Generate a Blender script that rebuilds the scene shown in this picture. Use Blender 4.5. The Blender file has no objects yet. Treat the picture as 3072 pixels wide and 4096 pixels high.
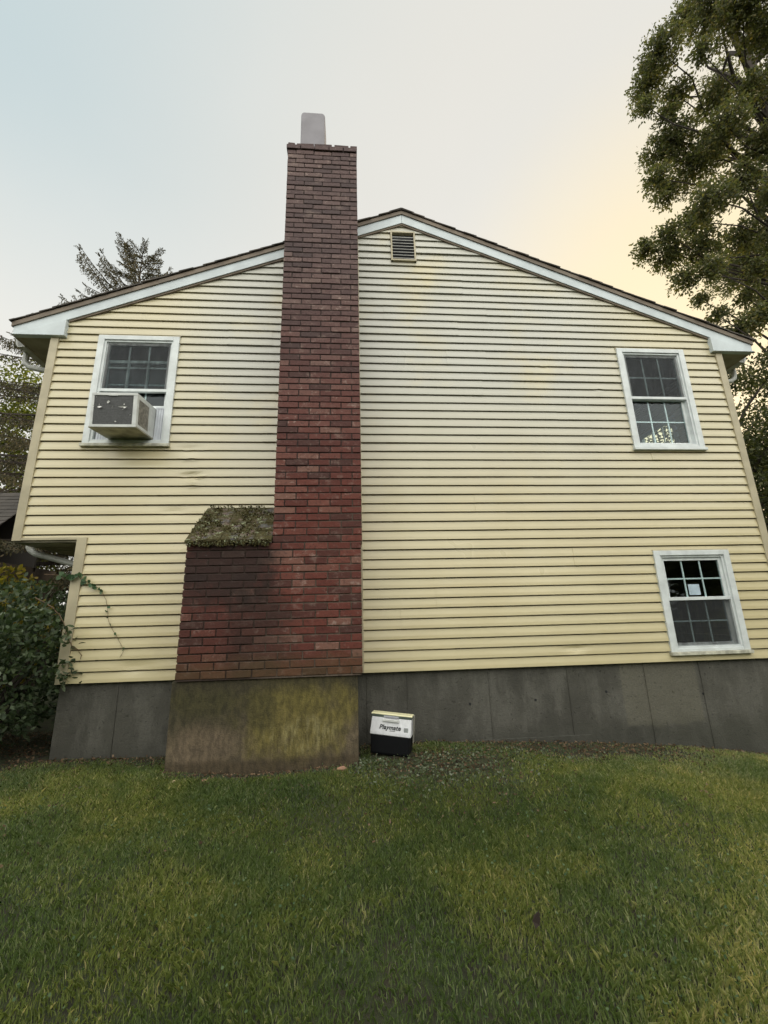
import bpy, math, random
import numpy as np
from mathutils import Vector, Matrix
R = math.radians
random.seed(7)
rng = np.random.default_rng(11)
scene = bpy.context.scene
col = scene.collection

# ------------------------------------------------------------------ camera
cam_d = bpy.data.cameras.new('camera'); cam = bpy.data.objects.new('camera', cam_d); col.objects.link(cam)
pitch, yaw, roll = 0.250913753, 0.0804380595, -0.0275424393
cp, sp, cy, sy, cr, sr = math.cos(pitch), math.sin(pitch), math.cos(yaw), math.sin(yaw), math.cos(roll), math.sin(roll)
F = Vector((sy*cp, cy*cp, sp)); r0 = Vector((cy, -sy, 0)); u0 = r0.cross(F)
RT = cr*r0 + sr*u0; UP = -sr*r0 + cr*u0
m = Matrix((RT, UP, -F)).transposed().to_4x4(); m.translation = Vector((0, -4.42434, 0.49257)); cam.matrix_world = m
cam_d.sensor_fit = 'HORIZONTAL'; cam_d.sensor_width = 36; cam_d.lens = 36*1691.83/3072
cam_d.clip_start = 0.05; cam_d.clip_end = 2000
scene.camera = cam

# ------------------------------------------------------------------ world: evening sky seen through thin cloud
SUN_AZ, SUN_EL = 43.0, 13.0            # azimuth from +Y towards +X: behind the house, to the right
world = bpy.data.worlds.new('World'); scene.world = world; world.use_nodes = True
wt = world.node_tree; wt.nodes.clear()
def wn(t, **k):
    n = wt.nodes.new(t)
    for a, b in k.items(): setattr(n, a, b)
    return n
sky = wn('ShaderNodeTexSky'); sky.sky_type = 'NISHITA'; sky.sun_disc = False
sky.sun_elevation = R(SUN_EL); sky.sun_rotation = R(SUN_AZ); sky.air_density = 1.2; sky.dust_density = 2.0
tc = wn('ShaderNodeTexCoord')
def vdot(vec):
    n = wn('ShaderNodeVectorMath', operation='DOT_PRODUCT'); wt.links.new(tc.outputs['Generated'], n.inputs[0]); n.inputs[1].default_value = vec
    return n.outputs['Value']
def wmath(op, a, b=None, clamp=False):
    n = wn('ShaderNodeMath', operation=op, use_clamp=clamp)
    for i, v in enumerate((a, b)):
        if v is None: continue
        if isinstance(v, (int, float)): n.inputs[i].default_value = v
        else: wt.links.new(v, n.inputs[i])
    return n.outputs[0]
def wmap(v, a, b, c, d, smooth=True):
    n = wn('ShaderNodeMapRange'); n.interpolation_type = 'SMOOTHSTEP' if smooth else 'LINEAR'
    wt.links.new(v, n.inputs[0])
    for i, x in enumerate((a, b, c, d)): n.inputs[i+1].default_value = x
    return n.outputs[0]
def wmix(f, a, b, mode='MIX'):
    n = wn('ShaderNodeMix', data_type='RGBA', blend_type=mode)
    if isinstance(f, (int, float)): n.inputs[0].default_value = f
    else: wt.links.new(f, n.inputs[0])
    for s, v in ((n.inputs[6], a), (n.inputs[7], b)):
        if isinstance(v, tuple): s.default_value = (*v, 1)
        else: wt.links.new(v, s)
    return n.outputs[2]
def direc(az, el): return (math.sin(R(az))*math.cos(R(el)), math.cos(R(az))*math.cos(R(el)), math.sin(R(el)))
glow = vdot(direc(45, 22))
VEIL = wmix(wmap(glow, 0.20, 0.80, 0, 1), (5.7, 6.7, 6.9), (7.9, 7.7, 7.1))
VEIL = wmix(wmap(vdot((0, 0, 1)), 0.80, 0.45, 0, 0.85), VEIL, (8.9, 8.6, 7.9))
VEIL = wmix(wmap(glow, 0.82, 1.0, 0, 1), VEIL, (10.2, 8.5, 5.3))
nz = wn('ShaderNodeTexNoise'); nz.inputs['Scale'].default_value = 1.6; nz.inputs['Detail'].default_value = 4
wt.links.new(tc.outputs['Generated'], nz.inputs['Vector'])
VEIL = wmix(wmap(nz.outputs['Fac'], 0.35, 0.7, 0, 0.22), VEIL, (9.0, 8.7, 8.2))
back = wmap(vdot((0, -0.80, 0.60)), 0.27, 0.75, 1.0, 3.6)  # unseen sky behind the camera, brightened to light the wall and lawn
VEIL = wmix(wmap(vdot((0, -0.80, 0.60)), 0.27, 0.7, 0, 1), VEIL, (6.7, 6.6, 6.1))
bn = wn('ShaderNodeVectorMath', operation='SCALE'); wt.links.new(VEIL, bn.inputs[0]); wt.links.new(back, bn.inputs['Scale'])
ad = wn('ShaderNodeVectorMath', operation='MULTIPLY_ADD')
wt.links.new(sky.outputs[0], ad.inputs[0]); ad.inputs[1].default_value = (0.14, 0.13, 0.12); wt.links.new(bn.outputs[0], ad.inputs[2])
bg = wn('ShaderNodeBackground'); bg.inputs['Strength'].default_value = 0.10
wt.links.new(ad.outputs[0], bg.inputs['Color'])
wo = wn('ShaderNodeOutputWorld'); wt.links.new(bg.outputs[0], wo.inputs['Surface'])

sd = bpy.data.lights.new('sun', 'SUN'); sd.energy = 2.0; sd.angle = R(3); sd.color = (1.0, 0.80, 0.52)
so = bpy.data.objects.new('sun', sd); col.objects.link(so)
so.rotation_euler = Vector(direc(SUN_AZ, SUN_EL)).to_track_quat('Z', 'Y').to_euler(); so.location = (20, 20, 20)

scene.view_settings.view_transform = 'Standard'; scene.view_settings.look = 'None'
scene.view_settings.exposure = 0.0; scene.view_settings.gamma = 1.0; scene.view_settings.use_curve_mapping = False
scene.cycles.max_bounces = 8; scene.cycles.transparent_max_bounces = 12

# ------------------------------------------------------------------ helpers: materials
class NT:
    def __init__(s, name):
        s.m = bpy.data.materials.new(name); s.m.use_nodes = True; s.t = s.m.node_tree; s.t.nodes.clear()
        s.out = s.n('ShaderNodeOutputMaterial'); s.b = s.n('ShaderNodeBsdfPrincipled'); s.l(s.b.outputs[0], s.out.inputs[0])
    def n(s, t, **k):
        n = s.t.nodes.new(t)
        for a, b in k.items(): setattr(n, a, b)
        return n
    def l(s, a, b): s.t.links.new(a, b)
    def put(s, v, sock):
        if isinstance(v, (int, float)): sock.default_value = v
        elif isinstance(v, tuple): sock.default_value = (*v, 1) if len(v) == 3 and len(sock.default_value) == 4 else v
        else: s.l(v, sock)
    def pos(s):
        if not hasattr(s, '_p'): s._p = s.n('ShaderNodeNewGeometry').outputs['Position']
        return s._p
    def noise(s, scale, detail=4, rough=0.55, stretch=None, vec=None):
        v = vec or s.pos()
        if stretch:
            mp = s.n('ShaderNodeVectorMath', operation='MULTIPLY'); s.l(v, mp.inputs[0]); mp.inputs[1].default_value = stretch; v = mp.outputs[0]
        n = s.n('ShaderNodeTexNoise'); n.inputs['Scale'].default_value = scale; n.inputs['Detail'].default_value = detail; n.inputs['Roughness'].default_value = rough
        s.l(v, n.inputs['Vector']); return n.outputs['Fac']
    def map(s, v, a, b, c=0., d=1.):
        n = s.n('ShaderNodeMapRange'); n.interpolation_type = 'SMOOTHSTEP'; s.l(v, n.inputs[0])
        for i, x in enumerate((a, b, c, d)): s.put(x, n.inputs[i+1])
        return n.outputs[0]
    def math(s, op, a, b=None):
        n = s.n('ShaderNodeMath', operation=op); s.put(a, n.inputs[0])
        if b is not None: s.put(b, n.inputs[1])
        return n.outputs[0]
    def mix(s, f, a, b, mode='MIX'):
        n = s.n('ShaderNodeMix', data_type='RGBA', blend_type=mode); s.put(f, n.inputs[0]); s.put(a, n.inputs[6]); s.put(b, n.inputs[7]); return n.outputs[2]
    def attr(s, name, out='Fac'): return s.n('ShaderNodeAttribute', attribute_name=name).outputs[out]
    def xyz(s):
        n = s.n('ShaderNodeSeparateXYZ'); s.l(s.pos(), n.inputs[0]); return n.outputs
    def bump(s, h, strength=0.3, dist=0.01):
        n = s.n('ShaderNodeBump'); n.inputs['Strength'].default_value = strength; n.inputs['Distance'].default_value = dist; s.l(h, n.inputs['Height']); s.l(n.outputs[0], s.b.inputs['Normal'])
    def col(s, c): s.put(c, s.b.inputs['Base Color'])
    def set(s, **k):
        for a, b in k.items(): s.put(b, s.b.inputs[a.replace('_', ' ')])
        return s

def plain(name, c, rough=0.5, var=0.15, scale=6, spec=0.5, metal=0., bump=0.):
    M = NT(name); f = M.noise(scale, 5)
    M.col(M.mix(M.map(f, 0.3, 0.7), tuple(x*(1-var) for x in c), tuple(min(1, x*(1+var)) for x in c)))
    M.set(Roughness=rough, Metallic=metal); M.put(spec, M.b.inputs['Specular IOR Level'])
    if bump: M.bump(M.noise(scale*8, 4), bump, 0.004)
    return M.m

def leaf_mat(name, stops, trans=0.35, rough=0.5, patch=0.0):
    M = NT(name); a = M.attr('rnd'); r = M.n('ShaderNodeValToRGB'); M.l(a, r.inputs[0])
    e = r.color_ramp.elements; e[0].position = 0; e[0].color = (*stops[0], 1); e[1].position = 1; e[1].color = (*stops[-1], 1)
    for i, c in enumerate(stops[1:-1]):
        x = e.new((i+1)/(len(stops)-1)); x.color = (*c, 1)
    c = r.outputs[0]
    if patch: pm = M.mix(M.map(M.noise(patch, 5, .62), 0.38, 0.62), (0.78, 0.87, 0.86), (1.24, 1.16, 1.02)); c = M.mix(1.0, c, pm, 'MULTIPLY')
    M.col(c); M.set(Roughness=rough)
    M.b.inputs['Specular IOR Level'].default_value = 0.3
    tr = M.n('ShaderNodeBsdfTranslucent'); M.l(M.mix(1.0, c, (1.6, 1.7, 0.8), 'MULTIPLY'), tr.inputs[0])
    ms = M.n('ShaderNodeMixShader'); ms.inputs[0].default_value = trans; M.l(M.b.outputs[0], ms.inputs[1]); M.l(tr.outputs[0], ms.inputs[2]); M.l(ms.outputs[0], M.out.inputs[0])
    return M.m

# ------------------------------------------------------------------ helpers: meshes and objects
WPOS = {}
def tag(o, label=None, cat=None, group=None, kind=None):
    if label: o['label'] = label
    if cat: o['category'] = cat
    if group: o['group'] = group
    if kind: o['kind'] = kind
    return o
def empty(name, loc, label, cat, group=None):
    o = bpy.data.objects.new(name, None); col.objects.link(o); o.location = loc; o.empty_display_size = 0.2
    WPOS[o.name] = Vector(loc); return tag(o, label, cat, group)
def link(name, me, parent=None, origin=None):
    o = bpy.data.objects.new(name, me); col.objects.link(o)
    og = Vector(origin) if origin is not None else (WPOS[parent.name] if parent else Vector((0, 0, 0)))
    WPOS[o.name] = og
    if parent: o.parent = parent; o.location = og - WPOS[parent.name]
    else: o.location = og
    return o
class MB:
    def __init__(s): s.v = []; s.f = []; s.mi = []; s.c = []
    def add(s, vs, fs, mi=0, c=0.5):
        b = len(s.v); s.v += [tuple(p) for p in vs]
        for f in fs: s.f.append([b+i for i in f]); s.mi.append(mi); s.c.append(c)
    def box(s, x0, x1, y0, y1, z0, z1, mi=0, c=0.5, jit=0., T=None):
        vs = [(x, y, z) for x in (x0, x1) for y in (y0, y1) for z in (z0, z1)]
        if jit: vs = [(x+random.uniform(-jit, jit), y+random.uniform(-jit, jit), z+random.uniform(-jit, jit)) for x, y, z in vs]
        if T is not None: vs = [tuple(T @ Vector(p)) for p in vs]
        s.add(vs, [(0, 1, 3, 2), (4, 6, 7, 5), (0, 4, 5, 1), (2, 3, 7, 6), (0, 2, 6, 4), (1, 5, 7, 3)], mi, c)
    def prism(s, pts, y0, y1, mi=0, c=0.5):     # pts: (x, z) outline counter-clockwise seen from -Y
        n = len(pts); vs = [(x, y0, z) for x, z in pts]+[(x, y1, z) for x, z in pts]
        fs = [tuple(range(n)), tuple(range(2*n-1, n-1, -1))]+[(i, i+n, (i+1) % n+n, (i+1) % n) for i in range(n)]
        s.add(vs, fs, mi, c)
    def tube(s, pts, rad, n=8, mi=0, c=0.5, cap=True):
        pts = [Vector(p) for p in pts]; k = len(pts)
        if isinstance(rad, (int, float)): rad = [rad]*k
        b = len(s.v); prev = None
        for i, p in enumerate(pts):
            d = (pts[min(i+1, k-1)]-pts[max(i-1, 0)]).normalized()
            a = d.orthogonal().normalized() if prev is None else (prev-d*prev.dot(d)).normalized()
            prev = a; w = d.cross(a)
            for j in range(n):
                t = 2*math.pi*j/n; s.v.append(tuple(p+(a*math.cos(t)+w*math.sin(t))*rad[i]))
        for i in range(k-1):
            for j in range(n):
                s.f.append([b+i*n+j, b+i*n+(j+1) % n, b+(i+1)*n+(j+1) % n, b+(i+1)*n+j]); s.mi.append(mi); s.c.append(c)
        if cap:
            s.f.append([b+j for j in range(n)][::-1]); s.mi.append(mi); s.c.append(c)
            s.f.append([b+(k-1)*n+j for j in range(n)]); s.mi.append(mi); s.c.append(c)
    def build(s, name, mats, parent=None, origin=None, smooth=False, bevel=0.):
        me = bpy.data.meshes.new(name)
        og = Vector(origin) if origin is not None else (WPOS[parent.name] if parent else Vector((0, 0, 0)))
        me.from_pydata([(x-og.x, y-og.y, z-og.z) for x, y, z in s.v], [], s.f)
        if not isinstance(mats, (list, tuple)): mats = [mats]
        for m_ in mats: me.materials.append(m_)
        me.polygons.foreach_set('material_index', s.mi)
        a = me.attributes.new('rnd', 'FLOAT', 'FACE'); a.data.foreach_set('value', s.c)
        if smooth: me.polygons.foreach_set('use_smooth', [True]*len(s.f))
        me.update()
        o = link(name, me, parent, og)
        if bevel:
            b = o.modifiers.new('bevel', 'BEVEL'); b.width = bevel; b.segments = 2; b.limit_method = 'ANGLE'; b.angle_limit = R(40)
        return o
def quads_mesh(name, V, mats, parent=None, origin=None, rnd=None, k=4):
    """V: (N,k,3) array, one k-gon each"""
    N = V.shape[0]; og = Vector(origin) if origin is not None else (WPOS[parent.name] if parent else Vector((0, 0, 0)))
    co = (V-np.array(og)).reshape(-1, 3).astype(np.float32)
    me = bpy.data.meshes.new(name); me.vertices.add(N*k); me.vertices.foreach_set('co', co.ravel())
    me.loops.add(N*k); me.loops.foreach_set('vertex_index', np.arange(N*k, dtype=np.int32))
    me.polygons.add(N); me.polygons.foreach_set('loop_start', np.arange(0, N*k, k, dtype=np.int32))
    a = me.attributes.new('rnd', 'FLOAT', 'FACE'); a.data.foreach_set('value', (rng.random(N) if rnd is None else rnd).astype(np.float32))
    if not isinstance(mats, (list, tuple)): mats = [mats]
    for m_ in mats: me.materials.append(m_)
    me.update(); me.validate()
    return link(name, me, parent, og)
def unit(a): return a/np.maximum(np.linalg.norm(a, axis=-1, keepdims=True), 1e-9)
def rand_dir(n): return unit(rng.normal(size=(n, 3)))
def leaves(P, D, L, W, fold=0.0):
    """leaf outlines: P base points, D directions, L lengths, W widths -> (N,6,3)"""
    n = len(P); S = unit(np.cross(D, rand_dir(n))); N_ = np.cross(D, S)
    L = np.broadcast_to(L, (n,))[:, None]; W = np.broadcast_to(W, (n,))[:, None]
    T = [P, P+D*L*.30+S*W*.42+N_*W*fold, P+D*L*.65+S*W*.40+N_*W*fold, P+D*L, P+D*L*.65-S*W*.40+N_*W*fold, P+D*L*.30-S*W*.42+N_*W*fold]
    return np.stack(T, 1)

# ------------------------------------------------------------------ materials
def siding_mat():
    M = NT('cream_vinyl_siding'); X = M.xyz()
    base = M.mix(M.map(M.noise(0.9, 4), 0.3, 0.7), (0.54, 0.465, 0.262), (0.585, 0.515, 0.305))
    base = M.mix(M.map(M.noise(3.0, 6, 0.65, (1, 1, 2.5)), 0.52, 0.78, 0, 0.30), base, (0.50, 0.44, 0.27))
    gr = M.map(M.noise(20, 4, 0.6, (0.25, 1, 1)), 0.45, 0.75, 0, 0.10)
    base = M.mix(gr, base, (0.40, 0.37, 0.26))
    sky_sheen = M.math('MULTIPLY', M.map(M.noise(0.8, 5, 0.6, (1, 1, 1.2)), 0.22, 0.52), M.map(X[2], 1.0, 3.6, 0.0, 0.78))
    sky_sheen = M.math('MULTIPLY', sky_sheen, M.math('MULTIPLY', M.map(X[0], -2.3, -1.2, .25, 1), M.map(X[0], 4.0, 2.6, .3, 1)))
    base = M.mix(sky_sheen, base, (0.43, 0.445, 0.425))       # pale sky sheen on the upper courses, put into the base colour
    M.col(base); M.put(M.map(M.noise(1.3, 3), 0.3, 0.7, 0.27, 0.42), M.b.inputs['Roughness']); M.b.inputs['Specular IOR Level'].default_value = 0.85
    n2 = M.noise(260, 2, 0.5, (0.25, 1, 1)); n1 = M.noise(3.5, 3, 0.5, (0.6, 1, 1.6))
    M.bump(M.math('ADD', M.math('MULTIPLY', n2, 0.06), M.math('MULTIPLY', n1, 0.5)), 0.35, 0.012)
    return M.m
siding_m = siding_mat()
corner_m = plain('cream_corner_trim', (0.44, 0.39, 0.265), 0.5, 0.12, 5, bump=0.05)
white_m = plain('white_window_vinyl', (0.66, 0.70, 0.70), 0.4, 0.10, 9, bump=0.05)
fascia_m = plain('white_fascia_paint', (0.56, 0.62, 0.64), 0.5, 0.10, 4, bump=0.08)
drip_m = plain('brown_drip_edge', (0.16, 0.125, 0.09), 0.6, 0.2, 8)
soffit_m = plain('weathered_soffit', (0.30, 0.27, 0.20), 0.7, 0.25, 5)
sill_m = plain('dirty_sill', (0.50, 0.49, 0.40), 0.6, 0.35, 14)
gutter_m = plain('pale_aluminium_gutter', (0.42, 0.43, 0.40), 0.35, 0.2, 7)
inner_m = plain('interior_wall_paint', (0.20, 0.17, 0.13), 0.8, 0.2, 2)
black_m = plain('vent_black', (0.012, 0.013, 0.015), 0.6)
def shingle_mat():
    M = NT('asphalt_shingle'); a = M.attr('rnd')
    c = M.mix(a, (0.055, 0.048, 0.042), (0.12, 0.10, 0.085))
    M.col(M.mix(M.map(M.noise(120, 3), 0.3, 0.7, 0, .6), c, (0.05, 0.05, 0.045))); M.set(Roughness=0.9); M.bump(M.noise(180, 3), 0.5, 0.004); return M.m
shingle_m = shingle_mat()
def concrete_mat():
    M = NT('dark_foundation_concrete'); X = M.xyz()
    c = M.mix(M.map(M.noise(1.3, 6, 0.6), 0.3, 0.7), (0.052, 0.050, 0.041), (0.092, 0.088, 0.073))
    c = M.mix(M.map(M.noise(4, 6, 0.7, (1, 1, 0.35)), 0.44, 0.64, 0, .7), c, (0.135, 0.130, 0.112))
    # smoother repair patch
    px = M.math('MULTIPLY', M.map(X[0], 2.74, 2.77), M.map(X[0], 3.60, 3.56)); 
    wob = M.math('ADD', X[2], M.math('MULTIPLY', M.noise(5, 3), 0.12)); pz = M.map(wob, -0.56, -0.52)
    c = M.mix(M.math('MULTIPLY', M.math('MULTIPLY', px, pz), .85), c, (0.140, 0.132, 0.102))
    # damp, algae stained foot
    d = M.map(M.math('ADD', X[2], M.math('MULTIPLY', M.noise(3, 5), 0.28)), -0.55, -0.33, 1, 0)
    c = M.mix(M.math('MULTIPLY', d, .55), c, (0.038, 0.040, 0.028))
    M.col(M.mix(M.map(M.noise(90, 4), 0.3, 0.7, 0, .35), c, (0.05, 0.05, 0.045))); M.set(Roughness=0.85)
    pit = M.map(M.noise(45, 3, .5), .66, .72); M.bump(M.math('SUBTRACT', M.math('ADD', M.math('MULTIPLY', M.noise(70, 5), .4), M.noise(6, 4)), pit), 0.8, 0.014); return M.m
concrete_m = concrete_mat()
def footing_mat():
    M = NT('mossy_footing_concrete'); X = M.xyz()
    c = M.mix(M.map(M.noise(2.2, 6, 0.6), 0.3, 0.7), (0.075, 0.060, 0.036), (0.135, 0.105, 0.070))
    st = M.noise(26, 6, 0.7, (1, 1, 0.16))
    dk = M.math('MULTIPLY', M.map(M.math('ADD', X[2], M.math('MULTIPLY', M.noise(2.4, 4), .7)), -0.05, 0.22), M.map(M.noise(1.6, 4, .6, (1, 1, .5)), .36, .60))
    c = M.mix(M.math('MULTIPLY', dk, .85), c, (0.030, 0.030, 0.014))
    def blob(cx, cz, rx, rz, noise_amt=.5):
        dx = M.math('DIVIDE', M.math('SUBTRACT', X[0], cx), rx); dz = M.math('DIVIDE', M.math('SUBTRACT', X[2], cz), rz)
        r = M.math('ADD', M.math('MULTIPLY', dx, dx), M.math('MULTIPLY', dz, dz))
        return M.map(M.math('ADD', r, M.math('MULTIPLY', M.math('SUBTRACT', M.noise(4, 6, .65, (1.2, 1, .8)), .5), noise_amt*5)), 0.30, 1.45, 1, 0)
    c = M.mix(M.math('MULTIPLY', blob(-0.48, -0.26, 0.50, 0.38, .8), .80), c, M.mix(M.map(st, .30, .70), (0.118, 0.098, 0.024), (0.172, 0.143, 0.040)))
    c = M.mix(M.math('MULTIPLY', blob(-1.25, -0.10, 0.28, 0.14), .7), c, (0.075, 0.065, 0.022))
    c = M.mix(M.math('MULTIPLY', blob(-1.05, -0.14, 0.42, 0.26, .9), .58), c, (0.036, 0.034, 0.015))
    tb = M.map(M.math('ADD', X[2], M.math('MULTIPLY', M.noise(6, 5), .16)), -.02, .09)
    c = M.mix(M.math('MULTIPLY', tb, .75), c, (0.040, 0.034, 0.018))
    c = M.mix(M.math('MULTIPLY', M.math('MULTIPLY', blob(-0.40, -0.42, 0.28, 0.14, .8), M.map(st, .45, .62)), .6), c, (0.27, 0.24, 0.12))
    c = M.mix(M.math('MULTIPLY', blob(-1.22, -0.46, 0.27, 0.16, .3), .5), c, (0.155, 0.115, 0.080))
    lo = M.map(M.math('ADD', X[2], M.math('MULTIPLY', M.noise(3, 4), .1)), -0.56, -0.50, 1, 0)
    c = M.mix(M.math('MULTIPLY', lo, .75), c, (0.055, 0.040, 0.022))
    c = M.mix(1.0, c, M.mix(M.map(M.noise(22, 8, .75, (1, 1, .5)), .36, .64), (.62, .62, .60), (1.28, 1.26, 1.2)), 'MULTIPLY')
    M.col(c); M.set(Roughness=0.9); M.bump(M.math('ADD', M.math('MULTIPLY', M.noise(80, 5), .4), M.noise(9, 6)), 0.8, 0.014); return M.m
footing_m = footing_mat()
def brick_mat():
    M = NT('weathered_brick'); X = M.xyz(); a = M.attr('rnd')
    r = M.n('ShaderNodeValToRGB'); M.l(a, r.inputs[0]); e = r.color_ramp.elements
    e[0].position = 0; e[0].color = (0.066, 0.028, 0.023, 1); e[1].position = 1; e[1].color = (0.19, 0.095, 0.072, 1)
    for p, c_ in ((.09, (0.078, 0.028, 0.022)), (.2, (0.100, 0.029, 0.022)), (.6, (0.130, 0.036, 0.026)), (.88, (0.155, 0.052, 0.038))):
        x = e.new(p); x.color = (*c_, 1)
    c = r.outputs[0]
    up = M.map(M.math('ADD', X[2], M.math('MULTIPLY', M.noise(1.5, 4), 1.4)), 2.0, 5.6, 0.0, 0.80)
    c = M.mix(up, c, M.mix(a, (0.074, 0.057, 0.058), (0.140, 0.108, 0.103)))    # grey sky reflection on the upper stack, put into the brick colour
    wh = M.map(M.noise(16, 6, 0.7), 0.55, 0.70, 0, .6)
    c = M.mix(M.math('MULTIPLY', wh, M.map(a, .55, .95, .35, 1.)), c, (0.38, 0.29, 0.25))
    c = M.mix(M.map(M.noise(40, 4), .5, .75, 0, .6), c, (0.040, 0.024, 0.022)); sm = M.map(M.noise(5.5, 7, .75, (1, 1, 1.6)), .54, .70, 0, .42); c = M.mix(sm, c, (0.30, 0.225, 0.19))
    # run-off stain below the mossy shoulder
    def blob(cx, cz, rx, rz):
        dx = M.math('DIVIDE', M.math('SUBTRACT', X[0], cx), rx); dz = M.math('DIVIDE', M.math('SUBTRACT', X[2], cz), rz)
        q = M.math('ADD', M.math('MULTIPLY', dx, dx), M.math('MULTIPLY', dz, dz))
        return M.map(M.math('ADD', q, M.math('MULTIPLY', M.math('SUBTRACT', M.noise(5, 8, .72, (1, 1, .7)), .5), 3.2)), 0.25, 1.5, 1, 0)
    c = M.mix(M.math('MULTIPLY', blob(-1.12, 1.02, 0.46, 0.36), .80), c, (0.016, 0.013, 0.012))
    c = M.mix(M.math('MULTIPLY', blob(-1.18, 0.50, 0.48, 0.80), .28), c, (0.030, 0.018, 0.014))
    c = M.mix(M.math('MULTIPLY', blob(-0.80, 0.42, 0.30, 0.46), .55), c, (0.022, 0.014, 0.011))
    lo = M.map(M.math('ADD', X[2], M.math('MULTIPLY', M.noise(4, 5), .35)), 0.24, 0.5, 1, 0)
    c = M.mix(M.math('MULTIPLY', lo, .55), c, (0.075, 0.055, 0.022))
    ef = M.math('MULTIPLY', M.map(M.noise(11, 6, .75, (1, 1, 2.2)), .685, .72), M.map(X[2], 1.35, 1.2))
    c = M.mix(M.math('MULTIPLY', ef, .6), c, (0.45, 0.43, 0.40))
    M.col(c); M.set(Roughness=0.85); M.b.inputs['Specular IOR Level'].default_value = .35
    M.bump(M.math('ADD', M.math('MULTIPLY', M.noise(120, 4), .4), M.noise(25, 4)), 0.6, 0.008); return M.m
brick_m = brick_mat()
def mortar_mat():
    M = NT('old_mortar'); X = M.xyz(); k = M.map(M.math('ADD', M.math('SUBTRACT', X[2], M.math('MULTIPLY', X[0], 1.3)), M.math('MULTIPLY', M.noise(3, 5), 1.2)), 1.6, 3.0)
    c = M.mix(k, (0.115, 0.088, 0.066), (0.040, 0.028, 0.025)); lf = M.map(X[0], -.95, -.55); c = M.mix(lf, (0.040, 0.026, 0.020), c)
    M.col(M.mix(M.map(M.noise(30, 4), .4, .7, 0, .6), c, (0.05, 0.035, 0.028))); M.set(Roughness=.95); M.bump(M.noise(80, 4), .3, .004); return M.m
mortar_m = mortar_mat()
def moss_mat():
    M = NT('mossy_slate'); c = M.mix(M.map(M.noise(7, 4), .4, .6), (0.17, 0.12, 0.10), (0.12, 0.115, 0.115))
    c = M.mix(M.map(M.noise(9, 7, .75), .42, .50), c, (0.060, 0.050, 0.014))
    c = M.mix(M.map(M.noise(24, 6, .7), .56, .60), c, (0.090, 0.075, 0.022))
    c = M.mix(M.map(M.noise(15, 8, .8, None), .555, .60), c, (0.30, 0.33, 0.20))
    M.col(c); M.set(Roughness=0.95); M.bump(M.noise(40, 6, .7), 1.0, 0.03); return M.m
moss_m = moss_mat()
def glass_mat(name, tint=(0.9, 0.95, 0.95), refl=0.10):
    M = NT(name); tr = M.n('ShaderNodeBsdfTransparent'); tr.inputs[0].default_value = (*tint, 1)
    gl = M.n('ShaderNodeBsdfGlossy'); gl.inputs['Roughness'].default_value = 0.02; gl.inputs[0].default_value = (.9, .95, 1, 1)
    lw = M.n('ShaderNodeLayerWeight'); lw.inputs[0].default_value = 0.5
    bp = M.n('ShaderNodeBump'); bp.inputs['Strength'].default_value = 0.04; bp.inputs['Distance'].default_value = 0.01; M.l(M.noise(3, 2), bp.inputs['Height']); M.l(bp.outputs[0], gl.inputs['Normal'])
    f = M.math('ADD', M.math('MULTIPLY', M.math('POWER', lw.outputs['Facing'], 4.0), .5), .022)
    ms = M.n('ShaderNodeMixShader'); M.l(f, ms.inputs[0]); M.l(tr.outputs[0], ms.inputs[1]); M.l(gl.outputs[0], ms.inputs[2]); M.l(ms.outputs[0], M.out.inputs[0]); return M.m
glass_m = glass_mat('window_glass', refl=0.05)
def screen_mat():
    M = NT('insect_screen'); M.col((0.035, 0.038, 0.042)); M.set(Roughness=0.9)
    tr = M.n('ShaderNodeBsdfTransparent'); ms = M.n('ShaderNodeMixShader')
    M.l(M.map(M.noise(14, 5, .6, (1, 1, .25)), .35, .75, .30, .46), ms.inputs[0])
    M.l(tr.outputs[0], ms.inputs[1]); M.l(M.b.outputs[0], ms.inputs[2]); M.l(ms.outputs[0], M.out.inputs[0]); return M.m
screen_m = screen_mat()
bark_m = plain('dark_bark', (0.05, 0.04, 0.032), 0.9, 0.4, 5, bump=0.6)
stem_m = plain('brown_stem', (0.13, 0.085, 0.05), 0.8, 0.3, 20)
ac_white = plain('ac_painted_steel', (0.60, 0.62, 0.60), 0.45, 0.12, 10, bump=0.05)
ac_dirty = plain('ac_dirty_base_pan', (0.36, 0.35, 0.27), 0.6, 0.35, 9)
ac_fins = plain('ac_condenser_fins', (0.085, 0.088, 0.088), 0.6, 0.2, 60)
ac_side = plain('ac_side_vent_metal', (0.25, 0.235, 0.20), 0.6, 0.35, 30)
bent_m = plain('bent_bare_fin_metal', (0.85, 0.85, 0.82), 0.35)
acc_m = plain('accordion_panel_plastic', (0.58, 0.61, 0.66), 0.5, 0.1, 8)

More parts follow.
